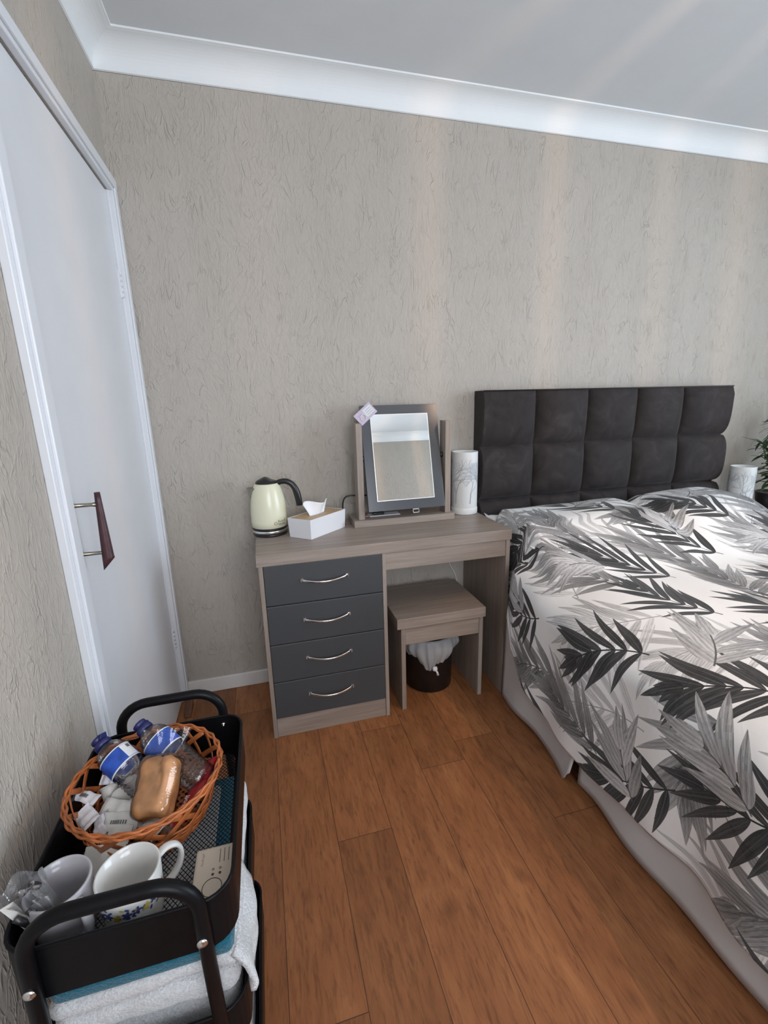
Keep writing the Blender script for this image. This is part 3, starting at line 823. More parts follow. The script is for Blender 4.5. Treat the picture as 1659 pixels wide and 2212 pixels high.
# pillows
def pillow(x0, x1, y0, y1, z0, h, label, seed):
    mb = MB(); cx, cy, hx, hy = (x0+x1)/2, (y0+y1)/2, (x1-x0)/2, (y1-y0)/2
    for sg in (1, -1):
        def fn(u, v, sg=sg):
            a, b = 2*u-1, 2*v-1
            th = (max(0, 1-abs(a)**3)*max(0, 1-abs(b)**3))**.55
            px = a*hx*(1-.05*(1-abs(b)**2)); py = b*hy*(1-.06*(1-abs(a)**2))
            return (cx+px, cy+py, z0+h*.5+sg*(h*.5*th+.001)+.05*abs(a)**5*abs(b)**3*(b > 0)+.006*nz(px*7+seed, py*7, seed))
        mb.grid(fn, 30, 24)
    return tag(obj('pillow', mb, 'sheet', weld=False, origin=(cx, cy, z0)), label, 'pillow', 'pillows at the head of the bed')
pillow(1.402, 2.10, -.54, -.135, .625, .165, 'white pillow at the head of the bed, its corner poking out beside the dressing table', 1)
pillow(2.11, 2.70, -.54, -.125, .630, .165, 'white pillow under the duvet at the far right of the headboard', 5)

# duvet
YH0, YH1 = -.205, -2.09
def hem(y):
    tab = [(-.12, .44), (-.40, .44), (-.50, .41), (-.53, .29), (-.61, .215), (-.72, .175), (-.84, .148), (-1.0, .130), (-1.12, .146), (-1.34, .158), (-1.53, .153), (-1.8, .16), (-2.2, .16)]
    for (a, za), (b, zb) in zip(tab[:-1], tab[1:]):
        if a >= y >= b: return za+(zb-za)*(a-y)/(a-b)
    return tab[-1][1]
def duvet_pt(s, y):
    """s: 0..1 across from the left hem over the top to the right side"""
    pz = sstep(-.78, -.42, y)                 # pillow zone
    fall = 1-.10*sstep(-.26, -.17, y)
    xe = 1.335+.064*sstep(-.50, -.43, y)+.010*sin(y*9)*(1-pz)+.006*sin(y*23+1)*(1-pz)
    rw = .27*(1-pz)+.06*pz                    # shoulder width
    ztop = .652+.018*nz(s*3, y*2.2, 3)-.05*sstep(.80, .92, s)
    zsh = .505+.05*pz
    n1, n2, n3 = .24, .16, .50                # shares of s: side, shoulder, top
    zh = hem(y)
    if s < n1:
        t = s/n1; z = zh+(zsh-zh)*t; low = (1-t)
        x = xe-.012*low+.006*low*sin(y*13+.6)+.004*sin(y*31)*low
        if y > -.44: x = max(x, 1.397)
    elif s < n1+n2:
        a = (s-n1)/n2*PI/2; x = xe+rw*(1-cos(a)); z = zsh+(ztop-zsh)*sin(a)
    elif s < n1+n2+n3:
        t = (s-n1-n2)/n3; x = xe+rw+(2.74-xe-rw)*t; z = ztop
    else:
        a = (s-n1-n2-n3)/(1-n1-n2-n3); 
        if a < .5: b = a*PI; x = 2.74+.14*sin(b); z = .50+(ztop-.50)*cos(b)
        else: x = 2.88+.01*sin(y*12); z = .50-.28*(a-.5)*2
    # pillows lift the top
    if s > n1:
        k = sstep(1.385, 1.43, x)*(1-sstep(2.56, 2.84, x))
        gap = 1-.22*math.exp(-((x-2.10)/.05)**2)
        ht = .150*gap*k*pz*fall*(1+.10*sstep(2.05, 2.4, x))
        if s < n1+n2: ht *= (s-n1)/n2*.6+.4
        z += ht
    # creases
    amp = 1 if s > n1 else .35
    z += amp*(.010*nz(x*2.6+y*1.4, y*2.4-x*1.2, 1)+.005*nz(x*7, y*6+x*3, 8))
    zc_ = .62-.9*max(0, -2.06-y)/.03*.3
    if y < -2.055: z = min(z, .62-(-2.055-y)/.035*.40)
    return Vector((x, y, z))
def duvet():
    ns = 190; ys = []
    y = YH0
    while y > -2.055: ys.append(y); y -= .0125
    ys += [-2.058-.0036*q for q in range(10)]
    vs = []; uv = []
    ref = [duvet_pt(i/(ns-1), -1.2) for i in range(ns)]; U = [0]
    for p, q in zip(ref[:-1], ref[1:]): U.append(U[-1]+math.hypot(q.x-p.x, q.z-p.z))
    Y = ys[0]; Yl = []
    for j, y in enumerate(ys):
        if j: Y -= math.hypot(y-ys[j-1], duvet_pt(.6, y).z-duvet_pt(.6, ys[j-1]).z)
        Yl.append(Y)
        for i in range(ns): vs.append(duvet_pt(i/(ns-1), y)); uv.append([U[i], Y])
    fs = [(j*ns+i, j*ns+i+1, (j+1)*ns+i+1, (j+1)*ns+i) for j in range(len(ys)-1) for i in range(ns-1)]
    me = bpy.data.meshes.new('duvet'); o0 = Vector((2.1, -1.1, .6))
    me.from_pydata([tuple(v-o0) for v in vs], [], fs); me.update(); me.uv_layers.new(name='UVMap'); ul = me.uv_layers['UVMap']
    for lp in me.loops: ul.data[lp.index].uv = uv[lp.vertex_index]
    me.polygons.foreach_set('use_smooth', [True]*len(fs))
    bm = bmesh.new(); bm.from_mesh(me); bmesh.ops.reverse_faces(bm, faces=bm.faces) if bm.faces and sum(f.normal.z for f in bm.faces) < 0 else None; bm.to_mesh(me); bm.free()
    o = bpy.data.objects.new('duvet', me); o.location = o0; COL.objects.link(o); me.materials.append(M['palm']); WL[o] = o0
    sm = o.modifiers.new('thickness', 'SOLIDIFY'); sm.thickness = .010; sm.offset = -1
    return tag(o, 'white duvet printed with grey and black palm fronds, spread over the bed', 'duvet')
duvet()

# valance under the duvet
def valance():
    v0 = thing('valance', (BX0, -1.2, 0), 'pale grey cotton valance hanging to the floor along the left side of the bed', 'bed valance')
    def panel(y0, y1, flare, xo):
        mb = MB()
        def fn(u, v):
            y = y0+(y1-y0)*u; low = v
            fx = .004+.009*low*(sin(y*21+.5)*.5+.5*sin(y*9.3+1))
            end = math.exp(-((y-y1)/.09)**2)*flare
            zb = .012+.006*sin(y*17)+.05*flare*math.exp(-((y-y1)/.025)**2)
            x = 1.372+xo-fx-.040*end*low**1.5-.012*low
            z = .36-(.36-zb)*v
            return (x, y+(.015*low*flare*math.exp(-((y-y1)/.04)**2)), z)
        mb.grid(fn, max(24, int(abs(y1-y0)*70)), 14); return mb
    obj('front_panel', panel(-.43, -.945, 1, 0), 'valance', v0, solid=.003)
    obj('rear_panel', panel(-.93, -2.08, 0, -.002), 'valance', v0, solid=.003)
valance()

# bedside table and plant on the far side
bt = thing('bedside_table', (3.13, -.24, 0), 'taupe bedside table beyond the far side of the bed', 'bedside table')
obj('table_top', MB().box(2.89, 3.36, -.43, -.02, .575, .600), 'woodx', bt, bevel=.0015)
bb = MB().box(2.90, 2.916, -.42, -.03, 0, .575).box(3.334, 3.35, -.42, -.03, 0, .575).box(2.916, 3.334, -.05, -.03, 0, .575).box(2.916, 3.334, -.40, -.03, .0, .06)
obj('cabinet', bb, 'woodz', bt)
for i in range(2):
    dr = obj('drawer', MB().box(2.918, 3.332, -.422, -.06, .066+.254*i, .316+.254*i), 'slate', bt, bevel=.002)
    obj('handle', MB().tube([(3.125+.07*t, -.428-.018*(1-t*t), .20+.254*i) for t in [q/6-1 for q in range(13)]], .004, 8), 'chrome', dr)
PLX, PLY = 3.165, -.165
pn = thing('potted_bamboo', (PLX, PLY, .6), 'leafy green bamboo plant in a black pot at the right edge, beside the bed', 'potted plant')
obj('pot', MB().lathe([(.055, 0), (.062, .002), (.085, .09), (.088, .125), (.091, .128), (.086, .13), (.080, .122), (0, .118)], trans(PLX, PLY, .6), 32, cap=(True, False)), 'black', pn)
rs = random.Random(21)
def leafm(mb, p, d, L, W, droop):
    d = Vector(d).normalized(); side = d.cross(Vector((0, 0, 1)))
    if side.length < .1: side = Vector((1, 0, 0))
    side.normalize(); up = side.cross(d); n = 6; vs = []
    for q in range(n+1):
        t = q/n; c = Vector(p)+d*(L*t)-Vector((0, 0, 1))*droop*L*t*t; w_ = W*sin(PI*min(1, t*.93+.05))**.8
        vs += [c-side*w_+up*.12*w_, c-up*.0, c+side*w_+up*.12*w_]
    fs = [(3*q+k_, 3*q+k_+1, 3*q+k_+4, 3*q+k_+3) for q in range(n) for k_ in range(2)]
    mb.add(vs, fs, None, True)
for ci, (dx, dy, lean, hgt) in enumerate([(-.03, -.01, (-.06, -.01), .42), (.0, .01, (-.03, .0), .52), (.0, -.03, (-.04, -.05), .36), (-.04, .0, (-.10, .01), .28), (.03, .0, (.05, -.02), .48)]):
    P = [Vector((PLX+dx+lean[0]*t*t, PLY+dy+lean[1]*t*t, .71+hgt*t)) for t in [q/10 for q in range(11)]]
    stm = obj('cane', MB().tube(P, .004, 8, rf=lambda t: 1.2-.6*t), 'stemgreen', pn)
    lf = MB()
    for q in range(2, 11):
        for r in range(6):
            a = rs.random()*2*PI; el = rs.uniform(-.1, .7)
            dd = (cos(a)*cos(el)-.15, sin(a)*cos(el)*.8, sin(el)); y_end = P[q].y+dd[1]*.09
            if y_end > -.02: dd = (dd[0], -.3, dd[2])
            leafm(lf, P[q]+Vector((0, 0, .02*rs.random())), dd, rs.uniform(.07, .12), rs.uniform(.007, .012), rs.uniform(.1, .6))
    obj('leaves', lf, 'leafdark' if ci != 1 else 'leaflight', stm, recalc=False, solid=.0006)

# ================================================================== TROLLEY
CX0, CX1, CY0, CY1 = .066, .346, -1.461, -1.068
CCX, CCY = (CX0+CX1)/2, (CY0+CY1)/2
tr = thing('trolley', (CCX, CCY, 0), 'black metal three-tier trolley with mesh shelves, against the left wall in front', 'trolley')
def rrect(x0, x1, y0, y1, r, n=7):
    out = []
    for cx, cy, a0 in ((x1-r, y1-r, 0), (x0+r, y1-r, 90), (x0+r, y0+r, 180), (x1-r, y0+r, 270)):
        for i in range(n): a = math.radians(a0+90*i/(n-1)); out.append((cx+r*cos(a), cy+r*sin(a)))
    return out
def tray(zt, zb):
    o1 = rrect(CX0, CX1, CY0, CY1, .040); o2 = rrect(CX0+.0025, CX1-.0025, CY0+.0025, CY1-.0025, .038)
    i1 = rrect(CX0+.020, CX1-.020, CY0+.020, CY1-.020, .026); n = len(o1)
    rings = [[(x, y, zb+.004) for x, y in i1], [(x, y, zb+.003) for x, y in o2], [(x, y, zt) for x, y in o2], [(x, y, zt+.001) for x, y in o1], [(x, y, zb) for x, y in o1], [(x, y, zb) for x, y in i1]]
    mb = MB(); vs = [p for r in rings for p in r]
    fs = [(a*n+i, a*n+(i+1) % n, ((a+1) % 6)*n+(i+1) % n, ((a+1) % 6)*n+i) for a in range(6) for i in range(n)]
    mb.add(vs, fs); 
    mb.tube([(x, y, zt) for x, y in rrect(CX0+.001, CX1-.001, CY0+.001, CY1-.001, .040)], .0028, 8, closed=True)
    t = obj('tray', mb, 'blackmetal', tr)
    ms = MB(); X0, X1, Y0, Y1 = CX0+.018, CX1-.018, CY0+.018, CY1-.018; z = zb+.003
    def strips(slope, pitch):
        # lines y = slope*x + c
        h = .0003
        c = Y0-max(slope*X0, slope*X1)
        while c < Y1-min(slope*X0, slope*X1):
            pts = []
            for x in (X0, X1):
                y = slope*x+c
                if Y0 <= y <= Y1: pts.append((x, y))
            for y in (Y0, Y1):
                x = (y-c)/slope
                if X0 < x < X1: pts.append((x, y))
            if len(pts) >= 2:
                (ax, ay), (bx, by) = pts[:2]; L = math.hypot(bx-ax, by-ay)
                if L > .004:
                    nx, ny = -(by-ay)/L*.00045, (bx-ax)/L*.00045
                    ms.add([(ax+nx, ay+ny, z+h), (bx+nx, by+ny, z+h), (bx-nx, by-ny, z+h), (ax-nx, ay-ny, z+h), (ax+nx, ay+ny, z-h), (bx+nx, by+ny, z-h), (bx-nx, by-ny, z-h), (ax-nx, ay-ny, z-h)],
                           [(0, 1, 2, 3), (7, 6, 5, 4), (0, 4, 5, 1), (2, 6, 7, 3)])
            c += pitch
    strips(1.2, .0092); strips(-1.2, .0092)
    obj('mesh_shelf', ms, 'blackmetal', t, recalc=False)
TRAYS = [(.617, .535), (.402, .325), (.160, .085)]
for zt, zb in TRAYS: tray(zt, zb)
def leg_frame(y, sgn):
    r = .055; z1 = .674; xa, xb = .106, .305
    pts = [(xa-.012, y, .055), (xa, y, z1-r)]
    for i in range(1, 9): a = PI-PI/2*i/8; pts.append((xa+r+r*cos(a), y, z1-r+r*sin(a)))
    for i in range(0, 9): a = PI/2-PI/2*i/8; pts.append((xb-r+r*cos(a), y, z1-r+r*sin(a)))
    pts.append((xb+.014, y, .055))
    f = obj('end_frame', MB().tube(pts, .0098, 14), 'blackmetal', tr)
    for x in (xa, xb):
        for k_, (zt, zb) in enumerate(TRAYS):
            dx = (-.012 if x == xa else .014)*(1-(zt-.05)/.56)
            obj('bolt', MB().lathe([(.0075, 0), (.0070, .002), (.004, .0035), (0, .004)], along((x+dx, y+sgn*.0085, zt-.044), (0, sgn, 0)), 16), 'chrome', f)
            obj('bolt', MB().lathe([(.0055, 0), (.0050, .002), (.003, .003), (0, .0034)], along((x+dx, y-sgn*.0125, zt-.020), (0, -sgn, 0)), 12), 'chrome', f)
leg_frame(CY0-.0095, -1); leg_frame(CY1+.0095, 1)
for x in (.088, .319):
    for y in (CY0-.0095, CY1+.0095):
        c = obj('castor', MB().lathe([(.003, -.009), (.021, -.008), (.0235, -.004), (.0235, .004), (.021, .008), (.003, .009)], along((x, y, .0235), (1, 0, 0)), 24), 'black', tr)
        obj('castor_fork', MB().box(x-.013, x-.0105, y-.010, y+.010, .018, .055).box(x+.0105, x+.013, y-.010, y+.010, .018, .055).box(x-.013, x+.013, y-.010, y+.010, .050, .056), 'blackmetal', c)

FZ = .5386   # top of the upper mesh shelf
# ---- wicker basket
KBX, KBY, RT, RB, ZR, ZB = .190, -1.217, .1215, .086, .634, FZ+.004
bk = thing('wicker_basket', (KBX, KBY, FZ), 'round orange wicker basket full of snacks and drinks, on the top tier of the trolley', 'basket')
def wall(a, t):
    r = RB+(RT-RB)*t**.75; z = ZB+(ZR-ZB)*t; return Vector((KBX+r*cos(a), KBY+r*sin(a), z))
def radial(p, i): return (p[0]-KBX, p[1]-KBY, 0)
rim = MB()
for q, (dr, dz, ph) in enumerate([(.0015, .003, 0), (-.0015, .001, 2.1), (.0035, -.002, 4.2), (.001, -.004, 1)]):
    rim.tube([(KBX+(RT+dr+.0014*sin(a*24+ph))*cos(a), KBY+(RT+dr+.0014*sin(a*24+ph))*sin(a), ZR+dz+.0013*cos(a*24+ph)) for a in [2*PI*k_/160 for k_ in range(160)]], .0024, 7, closed=True)
obj('rim', rim, 'wicker', bk)
lat = MB()
for sd in (1, -1):
    for q in range(13):
        a0 = 2*PI*q/13+(.12 if sd < 0 else 0)
        lat.tube([wall(a0+sd*.85*(t-.1), .06+.92*t)+Vector((cos(a0), sin(a0), 0))*(.0014*sd) for t in [k_/12 for k_ in range(13)]], .004, 8, flat=(.0052, .0010), nrm=radial)
obj('lattice_strips', lat, 'wicker', bk)
wv = MB()
for q in range(9):
    t = .03+.052*q
    wv.tube([wall(a, t+.012*sin(a*6.5+q*2))+Vector((cos(a), sin(a), 0))*(.0024*sin(a*13+q*PI)+.0016) for a in [2*PI*k_/180 for k_ in range(180)]], .0021, 6, closed=True, flat=(.0027, .0014), nrm=radial)
obj('woven_side', wv, 'wicker', bk)
bs = MB()
for q in range(12):
    x = -.077+.014*q; L = math.sqrt(max(0, RB**2-x**2))
    bs.tube([(KBX+x, KBY-L+2*L*i/14, ZB-.001+.0016*sin(i*PI+q*PI)) for i in range(15)], .004, 6, flat=(.0058, .0009), nrm=lambda p, i: (0, 0, 1))
    bs.tube([(KBX-L+2*L*i/14, KBY+x, ZB-.001-.0016*sin(i*PI+q*PI)) for i in range(15)], .004, 6, flat=(.0058, .0009), nrm=lambda p, i: (0, 0, 1))
obj('base', bs, 'wicker', bk)

# ---- two small water bottles
def bottle(P0, P1, roll, label):
    """P0 cap end, P1 bottom"""
    P0, P1 = Vector(P0), Vector(P1); L = (P1-P0).length; T = along(P1, P0-P1); T = T @ Matrix.Rotation(roll, 4, 'Z')
    b = thing('water_bottle', tuple(P1), label, 'bottle', 'small water bottles in the basket')
    pr = [(.0, .004), (.010, .002), (.022, 0), (.0265, .004), (.0275, .012)]
    z = .014
    while z < L*.46:
        pr += [(.0278, z), (.0262, z+.003), (.0278, z+.006)]; z += .0085
    pr += [(.0285, L*.48), (.0285, L*.71), (.0275, L*.75), (.0235, L*.80), (.0165, L*.845), (.0130, L*.865), (.0130, L*.885)]
    bd = obj('bottle_body', MB().lathe(pr, T, 36, cap=(False, False)), 'pet', b)
    lb = MB().lathe([(.0288, L*.515), (.0288, L*.695)], T, 36, cap=(False, False)); obj('label', lb, 'bluelabel', bd)
    wl = MB().lathe([(.0290, L*.500), (.0290, L*.516)], T, 36, cap=(False, False)).lathe([(.0290, L*.694), (.0290, L*.705)], T, 36, cap=(False, False))
    def pan(u, v): a = -.35+.75*u; return (.0292*cos(a), .0292*sin(a), L*(.52+.17*v))
    wl.grid(pan, 8, 3, T); obj('label_border', wl, 'whitelabel', bd)
    dk = MB()
    def pan2(u, v): a = .02+.26*u; return (.0294*cos(a), .0294*sin(a), L*(.63+.045*v))
    dk.grid(pan2, 6, 3, T); obj('label_mark', dk, 'greyprint', bd)
    cp = [(.0135, L*.868), (.0150, L*.87), (.0150, L*.91), (.0142, L*.925), (.0105, L*.935), (.0100, L*.955), (.0125, L*.965), (.0125, L*.99), (.008, L)]
    c = obj('cap', MB().lathe(cp, T, 30), 'navy', b)
    hc = MB().add([(.011, -.008, L*.93), (.011, .008, L*.93), (.019, .006, L*.97), (.019, -.006, L*.97), (.008, -.008, L*.95), (.008, .008, L*.95), (.010, .006, L*1.0), (.010, -.006, L*1.0)],
                  [(0, 1, 2, 3), (7, 6, 5, 4), (0, 4, 5, 1), (1, 5, 6, 2), (2, 6, 7, 3), (3, 7, 4, 0)], T)
    obj('cap_flap', hc, 'navy', c, bevel=.001)
bottle((.092, -1.140, .668), (.208, -1.232, .592), .35, 'small water bottle with navy cap and blue label, nearest the wall in the basket')
bottle((.159, -1.122, .672), (.283, -1.222, .596), 2.0, 'small water bottle with navy cap beyond the bread roll, further from the wall')

# ---- bread roll in clear wrapper
RT_ = along((.218, -1.262, .622), (-.30, .55, .80), (1, .2, 0))
RT_ = frame((.214, -1.250, .630), (.97, -.20, .03), z=(-.12, -.60, .79))
bn = thing('bread_roll', (.216, -1.258, .60), 'golden brown bread roll in clear wrapping, in the middle of the basket', 'bread roll')
obj('roll', MB().rbox((0, 0, 0), (.0295, .046, .0255), .017, 20, RT_, disp=lambda p, d: 0.0035*nz(p.x, p.y, p.z, 34)+.0012*nz(p.x, p.y, p.z, 90)-.007*math.exp(-((p.x-.012+p.y*.25)/.0022)**2)*(p.z > 0)*(p.y > -.002)), 'bun', bn, weld=True)
wr = MB().rbox((0, 0, .001), (.033, .050, .0285), .018, 14, RT_, disp=lambda p, d: .003*nz(p.x, p.y, p.z, 60))
def crimp(u, v):
    x = (u-.5)*.085*(.75+.35*v); return (x, .054+.036*v, .006+.004*sin(u*24)*v+.012*v)
wr.grid(crimp, 30, 8, RT_)
def crimp2(u, v):
    x = (u-.5)*.080; return (x, -.054-.014*v, -.004+.002*sin(u*24)*v)
wr.grid(crimp2, 24, 4, RT_)
obj('wrapper', wr, 'cello', bn)

# ---- red wrapped biscuits
def bar(c, x, z, L, W, H, label):
    T = frame(c, x, z=z); b = thing('biscuit_packet', c, label, 'biscuit', 'red wrapped biscuits in the basket')
    m = MB()
    def fn(u, v, sg=1): a = 2*u-1; bb = 2*v-1; return (a*L/2, bb*W/2, sg*H/2*(max(0, 1-abs(a)**6)*max(0, 1-abs(bb)**3))**.5+.0003*sin(bb*30)*(abs(a) > .9))
    m.grid(lambda u, v: fn(u, v, 1), 24, 12, T); m.grid(lambda u, v: fn(u, v, -1), 24, 12, T)
    pk = obj('wrapper', m, 'redwrap', b)
    text('printed_name', 'Biscoff', .0155, T @ trans(-L*.36, -.001, H/2*.985), 'whiteprint', pk, .0004)
bar((.262, -1.264, .598), (.36, .90, .10), (-.55, -.1, .83), .086, .032, .012, 'red biscuit packet with white lettering, right beside the bread roll')
bar((.281, -1.214, .601), (.30, .92, .10), (-.62, -.1, .78), .080, .030, .012, 'red biscuit packet with white lettering, against the right side of the basket')

# ---- milk pots
def pot(c, ax, label, r=.0165):
    T = along(c, ax); p = thing('milk_pot', c, label, 'milk pot', 'white milk pots in the basket')
    cup = obj('cup', MB().lathe([(r*.62, -.020), (r*.68, -.0195), (r*.86, -.004), (r*.90, 0), (r*1.05, .0004), (r*1.05, .0012), (r*.88, .0014)], T, 24), 'potwhite', p)
    return p
for c, ax, lb in [((.155, -1.188, .594), (.5, -.35, .8), 'white milk pot lying against the wrapped bread roll, under the nearer bottle'),
                  ((.113, -1.180, .590), (-.2, .75, .6), 'white milk pot with the foil end turned away, nearest the wall side bottle'),
                  ((.139, -1.207, .588), (.4, -.5, .75), 'white milk pot between two others in the middle of the pile'),
                  ((.188, -1.262, .590), (.2, -.6, .8), 'white milk pot sitting on the paper sachets at the front of the basket')]:
    pot(c, ax, lb)
# striped foil label on one pot
# ---- paper sachets
def sachet(c, x, z, L, W, label, mat='sachet', marks=0, H=.006, bend=0):
    T = frame(c, x, z=z); m = MB(); sd = c[0]*90
    def fn(u, v, sg):
        a = 2*u-1; b = 2*v-1
        t = (max(0, 1-abs(a/.86)**4)*max(0, 1-abs(b)**4))**.6 if abs(a) < .86 else 0
        wob = .0015*sin(a*7+sd)+.001*nz(a*3, b*3, sd)+bend*a*a
        return (a*L/2, b*W/2, sg*(H/2*t+.0002)+wob)
    for sg in (1, -1): m.grid(lambda u, v: fn(u, v, sg), 20, 12, T)
    s_ = obj('paper_sachet', m, mat, origin=c); tag(s_, label, 'sachet', 'paper sachets in the basket')
    if marks:
        k_ = MB()
        for q in range(marks):
            u = .3+.055*q; p = fn(u, .5, 1); k_.box(p[0]-.0011, p[0]+.0011, -.0028, .0028, p[2]+.0004, p[2]+.0008, T)
        obj('printed_marks', k_, 'greyprint', s_)
sachet((.141, -1.240, .592), (.85, -.45, .05), (-.1, -.45, .85), .066, .034, 'off-white paper sachet at the back of the pile, behind the marked one')
sachet((.172, -1.233, .588), (.75, .45, .15), (-.1, -.5, .85), .056, .034, 'plain off-white sachet with its corner up, left of the bread roll')
sachet((.150, -1.262, .588), (.93, -.25, .02), (-.1, -.55, .8), .066, .030, 'off-white sachet with a row of grey print across its middle', marks=8)
sachet((.144, -1.278, .583), (.9, -.3, .0), (-.1, -.6, .75), .062, .026, 'lowest off-white sachet at the front of the basket', marks=2)
sachet((.085, -1.208, .606), (.85, -.48, -.1), (.1, -.25, .95), .050, .020, 'narrow white sachet with grey print resting high on the left of the basket', 'sachetcool', marks=6, H=.005)
sachet((.098, -1.243, .592), (.6, -.7, -.1), (-.3, -.2, .9), .040, .028, 'crumpled cool white sachet on the left of the basket', 'sachetcool', bend=.006)
sachet((.119, -1.258, .592), (.2, -.9, -.1), (-.6, -.2, .75), .044, .022, 'twisted cool white sachet beside the crumpled one', 'sachetcool', bend=-.007)
sachet((.213, -1.288, .594), (.7, .5, .3), (-.1, -.6, .8), .040, .030, 'small pale sachet leaning on the front rim below the bread roll', 'sachet', bend=-.006)
tp = sachet((.112, -1.176, .604), (.9, -.3, 0), (-.1, -.6, .8), .030, .016, 'small foil-topped sachet with grey squares, behind the milk pots', 'sachetcool')

# ---- mugs
def mug(c, r, h, ha, mat, label, hs=1):
    m = thing('mug', c, label, 'mug', None); T = trans(*c) @ Matrix.Rotation(ha, 4, 'Z')
    pr = [(0, .003), (r*.70, .002), (r*.74, 0), (r*.80, .002), (r*.90, h*.15), (r*.96, h*.5), (r, h-.002), (r-.001, h), (r-.0035, h-.001), (r*.96-.004, h*.5), (r*.88-.004, h*.16), (r*.70, .008), (0, .007)]
    b = obj('cup', MB().lathe(pr, T, 48, cap=(False, False)), mat, m)
    pts = smooth([(r*.94, 0, h*.86), (r+.012*hs, 0, h*.93), (r+.028*hs, 0, h*.82), (r+.031*hs, 0, h*.60), (r+.024*hs, 0, h*.38), (r+.010*hs, 0, h*.24), (r*.90, 0, h*.22)])
    obj('handle', MB().tube([T @ p for p in pts], .004, 12, flat=(.0075, .0038), nrm=lambda p, i: tuple(T.to_3x3() @ Vector((.6, 0, .8)) if i == 0 else T.to_3x3() @ Vector((pts[i].x-r-.004, 0.001, pts[i].z-h*.58)))), mat, m)
    return m, b, T
m1, b1, T1 = mug((.201, -1.392, FZ), .0425, .090, math.radians(33), 'glaze', 'white china mug with blue and yellow flower print, middle front of top tier')
fl = MB(); fy = MB(); rs = random.Random(4); 
def petal(mb, a, z, s, ang):
    n = 8
    def pt(u, v):
        rr = s*v; th = 2*PI*u; x = rr*cos(th)*1.0; y = rr*sin(th)*.5; x, y = x*cos(ang)-y*sin(ang), x*sin(ang)+y*cos(ang)
        aa = a+x/.042; zz = z+y; rad = .0425*(.90+.06*min(1, max(0, (zz/.09-.15)/.35)) if zz < .045 else .96+.04*(zz-.045)/.045)+.0004
        return (rad*cos(aa), rad*sin(aa), zz)
    mb.grid(pt, 9, 3, T1)
for q in range(16):
    a = -2.9+q*.29; z = .050+.016*rs.random(); t = fy if q % 3 == 2 else fl
    for r in range(5): petal(t, a+.07*cos(r*1.26), z+.003*sin(r*1.26), .0042, r*1.26)
    for r in range(3): petal(fl if r else fy, a+rs.uniform(-.15, .15), z+rs.uniform(-.014, .012), .0035, rs.random()*3)
obj('flower_print', fl, 'flowerblue', b1); obj('flower_print', fy, 'floweryellow', b1)
m2, b2, T2 = mug((.112, -1.386, FZ), .0405, .092, math.radians(-42), 'glazegrey', 'pale grey china mug holding wrapped spoons, at the wall side of the top tier', .72)
# bundle of wrapped cutlery in the grey mug
wc = thing('wrapped_cutlery', (.105, -1.392, FZ+.02), 'bundle of spoons in shiny clear wrapping, standing in the pale grey mug', 'cutlery')
WT = along((.108, -1.388, FZ+.012), (-.27, -.16, 1.0), (1, 0, 0))
wm = MB()
def wrapf(u, v):
    a = 2*PI*u; r = (.013+.012*v)*(1+.10*sin(a*3+v*5)+.05*sin(a*7+v*9)); z = .112*v+.008*sin(a*4)*max(0, v-.8)*5
    return (r*cos(a)*1.15, r*sin(a)*.8, z)
wm.grid(wrapf, 60, 18, WT, closeu=True); obj('wrapper', wm, 'foilfilm', wc, recalc=False)
hm = MB()
for (dx, dy) in ((-.006, -.016), (.004, -.013)):
    hm.tube([WT @ Vector((dx*.6, dy*.5, .004)), WT @ Vector((dx, dy*1.2, .06)), WT @ Vector((dx*1.5, dy*1.4, .088))], .003, 8, flat=(.0048, .0014), nrm=lambda p, i: (.3, -.6, .4))
obj('spoon_handle', hm, 'black', wc)
sp_ = MB()
for (dx, dy, a) in ((-.008, .006, .3), (.010, .004, 1.3), (.002, .012, 2.2)):
    def bowl(u, v, dx=dx, dy=dy): th = 2*PI*u; rr = v; return (dx+.010*rr*cos(th), dy-.003*(1-rr*rr), .084+.015*rr*sin(th))
    sp_.grid(bowl, 16, 6, WT); sp_.tube([WT @ Vector((dx*.3, dy*.3, .008)), WT @ Vector((dx, dy, .072))], .002, 6)
obj('spoon', sp_, 'chrome', wc)
tag(obj('paper_sleeve', MB().add([(-.005, .0006, 0), (.005, .0006, 0), (.007, .0006, .060), (-.007, .0006, .063), (-.005, -.0006, 0), (.005, -.0006, 0), (.007, -.0006, .060), (-.007, -.0006, .063)], [(0, 1, 2, 3), (7, 6, 5, 4), (0, 4, 5, 1), (1, 5, 6, 2), (2, 6, 7, 3), (3, 7, 4, 0)], along((.087, -1.412, FZ+.050), (-.32, -.10, 1), (1, .4, 0))), 'sachet', origin=(.087, -1.412, FZ+.04)), 'pale paper sleeve sticking up on the wall side of the wrapped spoons', 'paper sleeve')

# ---- paper envelopes behind the mugs
def envelope(c, x, z, L, W, label):
    T = frame(c, x, z=z); m = MB()
    def fn(u, v, sg):
        a = 2*u-1; b = 2*v-1; t = (max(0, 1-abs(a)**5)*max(0, 1-abs(b)**5))**.5
        return (a*L/2, b*W/2, sg*(.0018*t+.0002)+.0012*sin(a*4+b*3))
    for sg in (1, -1): m.grid(lambda u, v: fn(u, v, sg), 16, 16, T)
    tag(obj('tea_envelope', m, 'sachet', origin=c), label, 'tea envelope', 'tea envelopes behind the mugs')
envelope((.139, -1.325, .571), (.98, -.18, .06), (-.05, -.62, .78), .064, .060, 'square off-white tea envelope leaning behind the two mugs, topmost')
envelope((.118, -1.333, .564), (.80, .50, .0), (-.1, -.55, .8), .060, .058, 'square off-white tea envelope turned on its corner, under the other behind the mugs')

